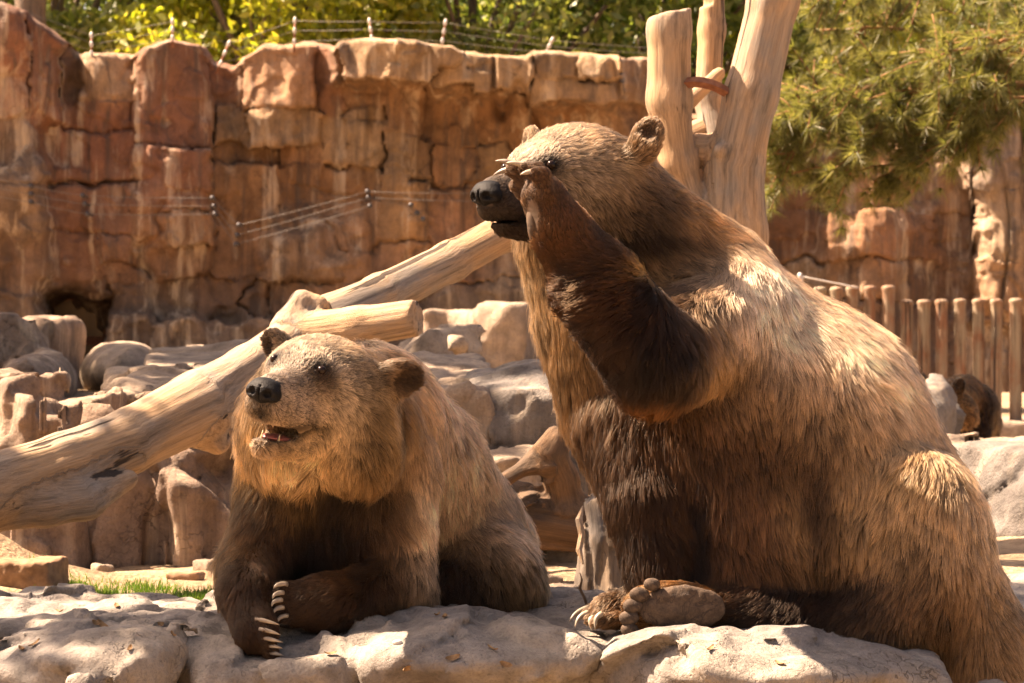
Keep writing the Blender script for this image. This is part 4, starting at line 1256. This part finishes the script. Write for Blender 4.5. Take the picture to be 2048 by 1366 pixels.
def make_fur(name, parent, V, Q, A, n_hair, seed, r0=0.00075, clump_n=None, npt=4, lift=0.42, frizz=1.0, cover=0.3):
    """hair curves over a quad mesh. A: vertex attributes col, L, dir, dens"""
    rng = np.random.default_rng(seed)
    N = vnormals(V, Q)
    T = np.concatenate([Q[:, [0, 1, 2]], Q[:, [0, 2, 3]]])
    area = np.linalg.norm(np.cross(V[T[:, 1]] - V[T[:, 0]], V[T[:, 2]] - V[T[:, 0]]), axis=1) / 2
    cen = V[T].mean(1)
    tn = nrows(N[T].sum(1))
    vis = (tn * nrows(np.array([0, 0, CAM_Z]) - cen)).sum(1)
    w = area * A['dens'][T].mean(1) * np.where(vis > -0.25, 1.0, cover) / np.sqrt(np.maximum(A['L'][T].mean(1), .01) / .05)
    w /= w.sum()
    ti = rng.choice(len(T), n_hair, p=w)
    b = rng.random((n_hair, 2))
    fl = b.sum(1) > 1
    b[fl] = 1 - b[fl]
    b = np.column_stack([1 - b.sum(1), b])
    g = lambda a: (a[T[ti]] * (b[:, :, None] if a.ndim == 2 else b)).sum(1)
    root, nn, dr, col, L = g(V), nrows(g(N)), g(A['dir']), g(A['col']), g(A['L'])
    # tangent comb direction with slow swirls
    sw = np.stack([vnoise(root * 9 + 40 * i, seed + i) for i in range(3)], -1)
    sw2 = np.stack([vnoise(root * 27 + 40 * i, seed + 9 + i) for i in range(3)], -1)
    sw0 = np.stack([vnoise(root * 4.2 + 40 * i, seed + 60 + i) for i in range(3)], -1)
    dr = nrows(dr) + .30 * sw0 * frizz + .48 * sw * frizz + .32 * sw2 * frizz
    dr = dr - nn * (dr * nn).sum(1)[:, None]
    dr = nrows(dr)
    lf = lift * (1 + .45 * vnoise(root * 14, seed + 31) + .3 * rng.normal(size=n_hair))
    lf = np.clip(lf, .08, 1.2)
    L = L * np.clip(1 + .28 * vnoise(root * 11, seed + 5) + .22 * rng.normal(size=n_hair), .35, 1.7)
    under = rng.random(n_hair) < .3
    L = np.where(under, L * .55, L)
    t = np.linspace(0, 1, npt)
    def curve(root, nn, dr, lf, L, jit):
        s = t[None, :, None]
        d = (dr[:, None] * (s - .18 * s * (1 - s)) + nn[:, None] * (lf[:, None, None] * (s - .48 * s * s)) + np.array([0, 0, -1.0]) * (.16 * s ** 2)
             + jit[:, None] * s ** 1.6)
        return root[:, None] + L[:, None, None] * d
    jit = rng.normal(size=(n_hair, 3)) * .13 * frizz
    Pn = curve(root, nn, dr, lf, L, jit)
    # clumping at two sizes
    for cn, wt in ((clump_n or n_hair // 34, .42), (n_hair // 8, .34)):
        ci = rng.choice(n_hair, min(cn, n_hair), replace=False)
        kd = kdtree.KDTree(len(ci))
        for j, q in enumerate(ci):
            kd.insert(root[q], j)
        kd.balance()
        own = ci[np.fromiter((kd.find(r)[1] for r in root), np.int64, n_hair)]
        wgt = (wt * np.clip(rng.normal(1, .3, n_hair), .2, 1.45))[:, None, None] * (t ** 1.25)[None, :, None]
        Pn = Pn * (1 - wgt) + Pn[own] * wgt
    # colour variation: per clump, per hair
    v = 1 + .42 * vnoise(root * 34, seed + 77) + .30 * vnoise(root * 13, seed + 78) + .22 * rng.normal(size=n_hair)
    lum = col.mean(1, keepdims=True)
    sat = np.interp(lum, [.05, .2, .45], [1.2, 1.15, .94])
    col = np.maximum(lum + sat * (col - lum), .001)
    gain = 2.0 * lum ** .55 * np.clip(lum / .12, .45, 1) ** .5
    col = np.clip(col * gain * np.clip(v, .18, 2.1)[:, None], .002, .9)
    hc = bpy.data.hair_curves.new(name)
    hc.add_curves([npt] * n_hair)
    org = np.array(parent.location)
    hc.position_data.foreach_set('vector', (Pn - org).astype(np.float32).ravel())
    rad = (r0 * np.clip(rng.normal(1, .2, n_hair), .5, 1.6))[:, None] * np.array([1.0, .95, .7, .15])[None]
    ra = hc.attributes.get('radius') or hc.attributes.new('radius', 'FLOAT', 'POINT')
    ra.data.foreach_set('value', rad.astype(np.float32).ravel())
    ca = hc.attributes.new('hair_color', 'FLOAT_COLOR', 'CURVE')
    ca.data.foreach_set('color', np.column_stack([col, np.ones(n_hair)]).astype(np.float32).ravel())
    hc.materials.append(M_FUR)
    o = bpy.data.objects.new(name, hc)
    return link(o, parent=parent, kind='stuff')

def bear_attrs(F, V, paints, tau=.022):
    A = dict(col=F.attr(V, 'col', (0, 0, 0), tau), L=F.attr(V, 'L', (0,), tau)[:, 0], dir=F.attr(V, 'dir', (0, 0, 0), tau), dens=np.ones(len(V)))
    for c, r, d in paints:
        dd = np.linalg.norm((V - np.array(c)) / np.array(r), axis=1) * (1 + .22 * fbm(V * 22, 3, 5))
        w = 1 / (1 + np.maximum(dd, 0) ** 4 * 1.4)
        st = d.get('s', 1.0)
        for k in ('col', 'dir'):
            if k in d:
                A[k] = A[k] + (np.array(d[k]) - A[k]) * (w * st)[:, None]
        for k in ('L', 'dens'):
            if k in d:
                w2 = w if k == 'L' else np.clip(w * 3 - .9, 0, 1)
                A[k] = A[k] + (d[k] - A[k]) * w2 * st
    return A

def D(dx, dy, dd=0.0):
    return nrm([dx, dd, -dy])

FUR_ON = True
def finish_bear(root, F, paints, n_hair, seed, **kw):
    V, Q = F.mesh(smooth=2)
    A = bear_attrs(F, V, paints)
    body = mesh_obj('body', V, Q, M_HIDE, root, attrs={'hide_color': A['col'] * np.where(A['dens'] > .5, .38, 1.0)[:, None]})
    if FUR_ON:
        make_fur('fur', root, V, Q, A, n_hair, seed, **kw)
    return body

# ---- the sitting bear that waves a paw
def q(px, py, d):
    return P(px, py, 10 + d)
def rr(r, d=0.0):
    return r * (10 + d) / F_PX

def sitting_bear():
    root = empty('brown_bear', q(1600, 1270, .1), label='large brown bear sitting upright on the rock ledge, raising one forepaw to its face', category='bear')
    F = Field(.0085)
    dn = D(.25, 1)
    bk = D(.75, .75)
    def cap(a, b, ra, rb, k=.06, **at):
        F.cap(q(*a), q(*b), rr(ra, a[2]), rr(rb, b[2]), k, **at)
    # torso, back to belly
    cap((1395, 612, .14), (1482, 775, .16), 162, 226, .07, col=TAN, L=.050, dir=D(.55, .85))
    cap((1482, 775, .16), (1590, 865, .17), 232, 252, .07, col=TAN, L=.050, dir=D(.6, .8))
    cap((1590, 865, .17), (1660, 1065, .16), 252, 298, .07, col=(.40, .245, .125), L=.050, dir=D(.35, .95))
    cap((1425, 565, .30), (1500, 650, .30), 96, 112, .07, col=PALE, L=.05, dir=bk)
    cap((1300, 770, .12), (1330, 860, .12), 172, 170, .07, col=BRN, L=.052, dir=D(-.1, 1))
    cap((1410, 900, .06), (1480, 1130, .04), 200, 215, .07, col=(.175, .086, .045), L=.046, dir=D(.05, 1))
    cap((1750, 1170, .20), (1790, 1260, .20), 238, 225, .07, col=(.42, .265, .14), L=.048, dir=D(.15, 1))
    # near thigh, shank, foot
    F.ell(q(1830, 1090, -.12), [rr(150), .17, rr(190)], None, .05, col=(.44, .28, .15), L=.048, dir=D(-.2, 1))
    cap((1840, 1180, -.13), (1720, 1290, -.22), 135, 95, .06, col=(.21, .115, .06), L=.050, dir=D(-.5, 1))
    cap((1720, 1275, -.20), (1455, 1222, -.26), 82, 44, .05, col=DRK, L=.040, dir=D(-1, .1))
    cap((1900, 1215, -.08), (2010, 1420, -.14), 118, 130, .06, col=(.36, .22, .115), L=.046, dir=D(.35, 1))
    F.ell(q(1345, 1216, -.30), [rr(98), .055, rr(52)], None, .03, col=RUF, L=.018, dir=D(-1, -.1))
    # neck and throat
    cap((1215, 405, .03), (1380, 600, .12), 122, 155, .07, col=(.27, .165, .09), L=.046, dir=D(.6, .8))
    cap((1130, 480, .00), (1215, 660, .05), 98, 130, .06, col=(.36, .23, .125), L=.046, dir=D(.05, 1))
    cap((1305, 470, .06), (1405, 555, .14), 86, 104, .06, col=(.40, .235, .12), L=.05, dir=bk)
    cap((1195, 640, .05), (1258, 810, .08), 112, 132, .05, col=(.25, .145, .075), L=.046, dir=D(-.05, 1))
    # raised near arm
    cap((1470, 632, .02), (1312, 722, -.34), 118, 98, .06, col=(.13, .066, .034), L=.05, dir=D(-.25, 1))
    cap((1312, 722, -.38), (1195, 572, -.44), 98, 86, .03, col=DRK, L=.045, dir=D(-.3, 1))
    cap((1195, 572, -.44), (1128, 470, -.47), 86, 59, .03, col=(.15, .062, .028), L=.026, dir=D(-.55, -.8))
    cap((1125, 468, -.47), (1088, 395, -.48), 57, 45, .025, col=(.17, .072, .032), L=.016, dir=D(-.4, -.9))
    # fingers of the raised paw: a row in depth, bent over towards the muzzle
    fing = [((1078, 392, -.445), (1050, 352, -.42), (1022, 340, -.41)),
            ((1082, 385, -.475), (1062, 345, -.46), (1032, 334, -.45)),
            ((1088, 384, -.505), (1076, 342, -.50), (1050, 336, -.495)),
            ((1092, 392, -.53), (1086, 352, -.535), (1068, 348, -.54)),
            ((1086, 410, -.425), (1050, 385, -.40), (1030, 372, -.39))]
    for a, m, b in fing:
        F.cap(q(*a), q(*m), .0235, .022, .010, col=(.15, .075, .04), L=.010, dir=nrm(q(*m) - q(*a)))
        F.cap(q(*m), q(*b), .022, .018, .008, col=(.17, .09, .05), L=.008, dir=nrm(q(*b) - q(*m)))
    # far foreleg, planted
    cap((1285, 865, .0), (1298, 1000, -.12), 136, 88, .03, col=(.13, .064, .033), L=.052, dir=D(.05, 1))
    cap((1298, 1000, -.12), (1318, 1160, -.18), 88, 64, .02, col=(.085, .042, .022), L=.040, dir=D(.05, 1))
    cap((1300, 1205, -.14), (1215, 1222, -.19), 44, 34, .03, col=(.20, .105, .055), L=.020, dir=D(-1, .3))
    for px, py, d in ((1196, 1214, -.13), (1190, 1224, -.18), (1196, 1234, -.23), (1208, 1240, -.27)):
        F.cap(q(px + 30, py - 4, d), q(px - 16, py + 4, d), .0195, .017, .006, col=(.22, .12, .065), L=.012, dir=D(-1, .3))
    # head
    hc = dict(skull=GRZ, brow=(.58, .43, .29), bridge=(.24, .17, .12), muzzle=(.10, .066, .046), cheek=(.215, .135, .075), ruff=(.155, .088, .046), ear=(.34, .21, .12), jaw=(.085, .055, .038))  # brow lighter than the skull: sun on the forehead put into its colour
    fr = head_frame((-.64, -.76, -.10), 0.02)
    c = q(1152, 368, -.03)
    W, R = bear_head(F, c, fr, 1.0, hc, 0.0, .124, .210, (.9, .5), .90)
    f, l, u = fr
    paints = [(ec_, .026, dict(col=(.085, .048, .03), L=.009, s=.85)) for ec_ in BEAR_EARS]
    for sg in (-1, 1):
        paints.append((W(.212, sg * .085, .062), (.036), dict(col=(.02, .012, .009), L=.007)))
        paints.append((W(.214, sg * .086, .063), .0145, dict(dens=0)))
    paints += [(W(.375, 0, -.005), .038, dict(dens=0, col=(.015, .013, .012))),
               (W(.29, 0, -.078), (.12, .09, .016), dict(col=(.02, .016, .014), L=.005)),
               (q(1300, 420, -.1), .10, dict(col=(.085, .05, .028), s=.75)),
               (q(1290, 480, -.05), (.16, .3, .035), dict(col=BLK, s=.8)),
               (q(1400, 455, .0), .085, dict(col=(.42, .205, .075), s=.7)),
               (q(1310, 545, -.42), (.06, .2, .022), dict(col=(.60, .36, .13), s=.7)),
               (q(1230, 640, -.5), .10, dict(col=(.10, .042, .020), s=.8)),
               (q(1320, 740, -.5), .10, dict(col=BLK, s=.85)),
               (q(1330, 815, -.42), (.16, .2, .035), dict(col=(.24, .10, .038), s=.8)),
               (q(1440, 720, -.3), (.06, .2, .12), dict(col=(.40, .24, .12), s=.8, dir=D(.05, 1))),
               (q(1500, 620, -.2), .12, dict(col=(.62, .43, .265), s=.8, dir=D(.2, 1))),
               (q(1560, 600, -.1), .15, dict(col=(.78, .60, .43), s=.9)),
               (q(1540, 780, -.25), .13, dict(col=(.29, .165, .082), s=.7, dir=D(.2, 1), L=.058)),
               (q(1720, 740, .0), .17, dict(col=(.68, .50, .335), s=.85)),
               (q(1700, 860, -.2), .10, dict(col=(.42, .26, .135), s=.6, dir=D(.55, .8))),
               (q(1570, 920, -.3), (.14, .4, .11), dict(col=(.20, .11, .056), s=.8, dir=D(.2, 1), L=.058)),
               (q(1640, 1010, -.2), (.06, .4, .15), dict(col=DRK, s=.8, dir=D(-.3, 1))),  # shade of the crease before the thigh, painted into the fur
               (q(1480, 900, -.3), (.15, .4, .08), dict(col=(.155, .08, .04), s=.7)),
               (q(1398, 1080, -.2), (.035, .3, .15), dict(col=(.03, .017, .011), s=.9)),  # fold between foreleg and belly: crease shade laid on as fur colour
               (q(1830, 960, -.28), (.10, .3, .05), dict(col=(.40, .24, .10), s=.7, dir=D(-.6, .3))),
               (q(1760, 1010, -.3), (.10, .3, .08), dict(col=(.47, .30, .155), s=.6, dir=D(-.55, .8))),
               (q(1720, 1180, -.3), (.11, .3, .10), dict(col=(.115, .062, .034), s=.8, dir=D(-.1, 1))),
               (q(1610, 1190, -.2), (.13, .4, .11), dict(col=DRK, s=.7)),
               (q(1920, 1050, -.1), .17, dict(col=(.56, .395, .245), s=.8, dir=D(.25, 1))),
               (q(1860, 1280, -.3), (.16, .3, .09), dict(col=(.14, .078, .04), s=.7, dir=D(.4, 1))),
               (q(1960, 1200, -.15), .10, dict(col=(.46, .29, .15), s=.6, dir=D(.4, 1))),
               # palm side of the raised paw and the soles are bare
               (q(1068, 432, -.50), (.022, .06, .055), dict(dens=0, col=(.12, .085, .06))),
               (q(1362, 1217, -.37), (.108, .05, .055), dict(dens=0, col=(.12, .085, .06)))]
    body = finish_bear(root, F, paints, 450000, 11, lift=.36, r0=.00058)
    nose_mesh(root, W, R, 1.0)
    for sg in (-1, 1):
        eye_mesh(root, W(.200, sg * .081, .062), .0125)
    # claws of the raised paw
    for i, tip in ((0, (985, 352, -.40)), (1, (990, 322, -.445)), (2, (1012, 326, -.495)), (3, (1040, 350, -.55))):
        a, m, b = fing[i]
        A_ = q(b[0] + 6, b[1], b[2]); B_ = q(*tip)
        claw(root, A_, (A_ + B_) / 2 + np.array([0, 0, .012]), B_, .0098, M_CLAW_D if i < 2 else M_CLAW)
    # claws of the planted paw
    for a, b in (((1178, 1216, -.15), (1137, 1247, -.19)), ((1176, 1226, -.20), (1150, 1256, -.23)), ((1186, 1236, -.25), (1184, 1262, -.27)), ((1204, 1228, -.28), (1190, 1258, -.30))):
        A_, B_ = q(*a), q(*b)
        claw(root, A_, (A_ + B_) / 2 + np.array([-.012, 0, .014]), B_, .0088, M_CLAW)
    # sole and toe pads
    pad_mesh(root, 'sole_pad', q(1364, 1217, -.338), (rr(84), .026, rr(46)), lump=.28, seed=4)
    for i, (px, py, r) in enumerate(((1304, 1169, 14), (1279, 1189, 16.5), (1266, 1212, 16.5), (1258, 1236, 16.5), (1259, 1259, 15))):
        pad_mesh(root, 'toe_pad', q(px, py, -.348), (rr(r) * 1.18, .018, rr(r) * .90), lump=.16, seed=6 + i)
    # palm pad of the raised paw
    pad_mesh(root, 'palm_pad', q(1068, 440, -.487), (.020, .03, .060), lump=.15, seed=14)
    return root

def leaning_bear():
    e = lambda px, py, d: P(px, py, 10 + d)
    root = empty('brown_bear', e(780, 1240, .2), label='brown bear with its mouth open, leaning on folded forelegs over the rock edge', category='bear')
    F = Field(.0085)
    def cap(a, b, ra, rb, k=.06, **at):
        F.cap(e(*a), e(*b), rr(ra, a[2]), rr(rb, b[2]), k, **at)
    cap((725, 850, .22), (800, 960, .50), 150, 165, .07, col=(.60, .40, .235), L=.048, dir=D(.55, .85))
    cap((800, 960, .50), (905, 1110, .75), 165, 162, .07, col=(.62, .425, .265), L=.046, dir=D(.4, .9))
    cap((740, 800, .20), (760, 850, .30), 108, 120, .06, col=(.56, .36, .20), L=.05, dir=D(.5, .7))
    cap((660, 960, .06), (665, 1110, .10), 160, 160, .07, col=DRK, L=.048, dir=D(0, 1))
    cap((905, 1080, .62), (985, 1170, .40), 130, 92, .06, col=(.30, .18, .092), L=.05, dir=D(.3, 1))
    cap((985, 1165, .42), (880, 1215, .25), 95, 70, .06, col=(.085, .045, .027), L=.042, dir=D(-.2, 1))
    # neck with its ruff
    cap((650, 815, -.10), (700, 880, .12), 128, 158, .07, col=(.33, .195, .095), L=.048, dir=D(.25, 1))
    cap((590, 855, -.18), (620, 925, -.06), 100, 106, .06, col=(.47, .275, .12), L=.06, dir=D(-.05, 1))
    cap((730, 860, -.06), (740, 930, .02), 100, 100, .06, col=(.27, .15, .072), L=.050, dir=D(.1, 1))
    cap((555, 820, -.15), (545, 900, -.08), 66, 58, .05, col=(.48, .28, .12), L=.052, dir=D(-.1, 1))
    # its left foreleg, folded across
    cap((775, 955, .04), (795, 1165, -.06), 92, 66, .06, col=(.19, .10, .05), L=.05, dir=D(.05, 1))
    cap((795, 1178, -.08), (660, 1205, -.24), 62, 52, .05, col=(.10, .052, .028), L=.035, dir=D(-.7, .7))
    cap((660, 1205, -.24), (600, 1205, -.28), 52, 44, .04, col=(.115, .06, .034), L=.020, dir=D(-1, .1))
    # its other foreleg, paw over the edge
    cap((560, 985, -.02), (512, 1120, -.12), 84, 58, .06, col=(.15, .078, .04), L=.05, dir=D(-.1, 1))
    cap((512, 1120, -.12), (492, 1185, -.30), 58, 50, .05, col=(.11, .056, .03), L=.035, dir=D(0, 1))
    cap((492, 1185, -.30), (512, 1262, -.40), 48, 44, .04, col=(.10, .05, .028), L=.020, dir=D(.3, 1))
    cap((470, 1130, -.02), (470, 1180, .0), 34, 28, .04, col=(.40, .22, .10), L=.05, dir=D(-.4, 1))
    toesL = [((590, 1178, -.29), (564, 1172, -.32)), ((580, 1190, -.31), (556, 1189, -.34)), ((576, 1204, -.32), (553, 1203, -.35)), ((578, 1218, -.32), (556, 1218, -.35)), ((586, 1232, -.31), (564, 1234, -.34))]
    for a, b in toesL:
        F.cap(e(*a), e(*b), .0185, .0155, .005, col=(.13, .072, .042), L=.012, dir=D(-1, .15))
    toesR = [((512, 1232, -.42), (522, 1240, -.45)), ((518, 1256, -.44), (530, 1260, -.465)), ((522, 1274, -.44), (536, 1278, -.465)), ((528, 1288, -.43), (542, 1292, -.455)), ((534, 1302, -.42), (546, 1306, -.445))]
    for a, b in toesR:
        F.cap(e(*a), e(*b), .0190, .016, .005, col=(.14, .075, .042), L=.014, dir=D(.8, .5))
    hc = dict(skull=(.48, .36, .24), brow=(.50, .385, .27), bridge=(.42, .335, .265), muzzle=(.42, .30, .20), cheek=(.42, .275, .145), ruff=(.33, .19, .09), ear=(.24, .14, .08), jaw=(.40, .26, .15))
    fr = head_frame((-.33, -.94, .05), -.22)
    c = e(641, 792, -.26)
    W, R = bear_head(F, c, fr, 1.0, hc, .056, .098, .188, (.28, .9), 1.08, .072, .080)
    f, l, u = fr
    paints = [(ec_, .026, dict(col=(.085, .048, .03), L=.009, s=.85)) for ec_ in BEAR_EARS]
    for sg in (-1, 1):
        paints.append((W(.208, sg * .074, .077), .040, dict(col=(.026, .016, .011), L=.007)))
        paints.append((W(.200, sg * .098, .045), (.045), dict(col=(.12, .072, .042), s=.7)))  # under-eye shading worked into the fur colour for relief
        paints.append((W(.214, sg * .073, .079), .0145, dict(dens=0)))
        paints.append((W(-.05, sg * .23, .09), .05, dict(col=(.055, .032, .02), s=.8)))
        paints.append((W(.225, sg * .052, -.084), (.075, .035, .012), dict(col=(.022, .017, .016), dens=0.0)))
        paints.append((W(.165, sg * .070, -.078), (.035, .03, .012), dict(col=(.03, .02, .017), L=.006)))
    paints += [(W(.375, 0, -.005), .036, dict(dens=0, col=(.015, .013, .012))),
               (W(.368, 0, -.050), (.025, .030, .022), dict(col=(.05, .036, .028), L=.005)),
               (W(.26, 0, -.104), (.10, .054, .026), dict(dens=0, col=(.03, .018, .017))),
               (W(.312, 0, -.124), (.04, .05, .014), dict(dens=0, col=(.022, .02, .022))),
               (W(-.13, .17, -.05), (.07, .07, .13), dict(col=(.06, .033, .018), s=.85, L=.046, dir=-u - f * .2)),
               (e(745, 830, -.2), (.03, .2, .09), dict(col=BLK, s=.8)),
               (e(720, 930, -.15), (.13, .2, .06), dict(col=(.13, .068, .035), s=.6)),
               (e(600, 905, -.25), (.11, .2, .09), dict(col=(.74, .50, .27), s=.8)),
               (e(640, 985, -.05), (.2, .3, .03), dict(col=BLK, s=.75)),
               (e(870, 890, .3), .16, dict(col=(.66, .46, .295), s=.8, dir=D(.5, .9), L=.055)),
               (e(845, 1040, .05), (.06, .3, .22), dict(col=(.68, .47, .29), s=.85, dir=D(.05, 1), L=.06)),
               (e(935, 1000, .3), (.08, .3, .16), dict(col=(.66, .43, .24), s=.8, dir=D(.2, 1), L=.055)),
               (e(690, 1130, -.1), (.05, .2, .05), dict(col=(.30, .12, .04), s=.8)),
               (e(500, 1090, -.15), (.06, .2, .04), dict(col=(.26, .12, .05), s=.6)),
               (e(900, 1150, .2), (.09, .3, .08), dict(col=DRK, s=.8)),
               (e(1040, 1080, .4), (.09, .3, .05), dict(col=(.62, .43, .27), s=.85)),
               (e(1085, 1180, .4), (.03, .3, .1), dict(col=(.46, .29, .15), s=.6)),
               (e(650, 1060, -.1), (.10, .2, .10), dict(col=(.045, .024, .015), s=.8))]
    finish_bear(root, F, paints, 370000, 23, lift=.36, r0=.00058)
    nose_mesh(root, W, R, 1.0)
    for sg in (-1, 1):
        eye_mesh(root, W(.201, sg * .069, .078), .0125)
    # mouth: tongue and lower canines
    T = Field(.004)
    T.ell(W(.235, 0, -.122), np.array([.075, .030, .010]), R, .01)
    V, Q = T.mesh(pad=.012, warp=lambda p: fbm(p * 60, 3, 3) * .003, smooth=1)
    mesh_obj('tongue', V, Q, M_TONGUE, root)
    for sg in (-1, 1):
        A_ = W(.272, sg * .024, -.134); B_ = W(.276, sg * .025, -.108)
        V, Fc = tube(bez(A_, (A_ + B_) / 2 + f * .006, B_, 7), .005 * np.linspace(1, .15, 7), 8)
        mesh_obj('tooth', V, Fc, M_TOOTH, root)
    for (a, b), tip in zip(toesL, ((545, 1170), (543, 1191), (541, 1207), (544, 1223), (552, 1241))):
        A_ = e(b[0] + 10, b[1] - 3, b[2] - .004); B_ = e(tip[0] + 2, tip[1] + 8, b[2] - .030)
        claw(root, A_, (A_ + B_) / 2 + np.array([-.012, -.014, .012]), B_, .0074)
    for (a, b), tip in zip(toesR, ((560, 1250), (562, 1270), (566, 1285), (566, 1297), (568, 1312))):
        A_ = e(b[0] - 10, b[1] - 2, b[2] - .002); B_ = e(tip[0], tip[1], b[2] - .006)
        claw(root, A_, (A_ + B_) / 2 + np.array([.004, -.026, .004]), B_, .0068)
    return root

sitting_bear()
leaning_bear()
# ------------------------------------------------------------------ the third bear, far off
def far_bear():
    e = lambda px, py, Y: P(px, py, Y)
    s = 22.0 / F_PX
    root = empty('brown_bear', e(1945, 960, 22.3), label='dark brown bear standing far off, its head down behind the blue grey boulder', category='bear')
    F = Field(.013)
    dn = D(.05, 1)
    F.cap(e(1940, 815, 22.2), e(1950, 850, 23.0), 52 * s, 50 * s, .06, col=(.14, .075, .04), L=.05, dir=dn)
    F.cap(e(1918, 800, 22.0), e(1928, 900, 21.95), 34 * s, 24 * s, .05, col=(.085, .045, .026), L=.045, dir=dn)
    F.cap(e(1958, 810, 22.0), e(1952, 900, 21.95), 32 * s, 24 * s, .05, col=(.10, .054, .03), L=.045, dir=dn)
    F.cap(e(1928, 900, 21.95), e(1924, 985, 21.9), 24 * s, 20 * s, .04, col=DRK, L=.03, dir=dn)
    F.cap(e(1952, 900, 21.95), e(1950, 985, 21.9), 24 * s, 20 * s, .04, col=DRK, L=.03, dir=dn)
    F.cap(e(1928, 790, 22.0), e(1900, 796, 21.7), 40 * s, 36 * s, .05, col=(.22, .11, .05), L=.04, dir=D(.6, .6))
    hc = dict(skull=(.24, .13, .065), brow=(.26, .15, .08), bridge=(.28, .19, .12), muzzle=(.25, .16, .09), cheek=(.27, .16, .08), ruff=(.20, .10, .05), ear=(.09, .05, .03), jaw=(.2, .12, .07))
    fr = head_frame((-.72, -.45, -.45), -.1)
    W, R = bear_head(F, e(1880, 806, 21.6), fr, .82, hc)
    V, Q = F.mesh(smooth=2)
    A = bear_attrs(F, V, [(e(1890, 755, 21.8), .09, dict(col=(.26, .10, .035), s=.8))])
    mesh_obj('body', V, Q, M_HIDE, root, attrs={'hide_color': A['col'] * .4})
    if FUR_ON:
        make_fur('fur', root, V, Q, A, 26000, 37, r0=.0016, lift=.35)
    nose_mesh(root, W, R, .82)
    for sg in (-1, 1):
        eye_mesh(root, W(.224, sg * .084, .063), .013)
far_bear()
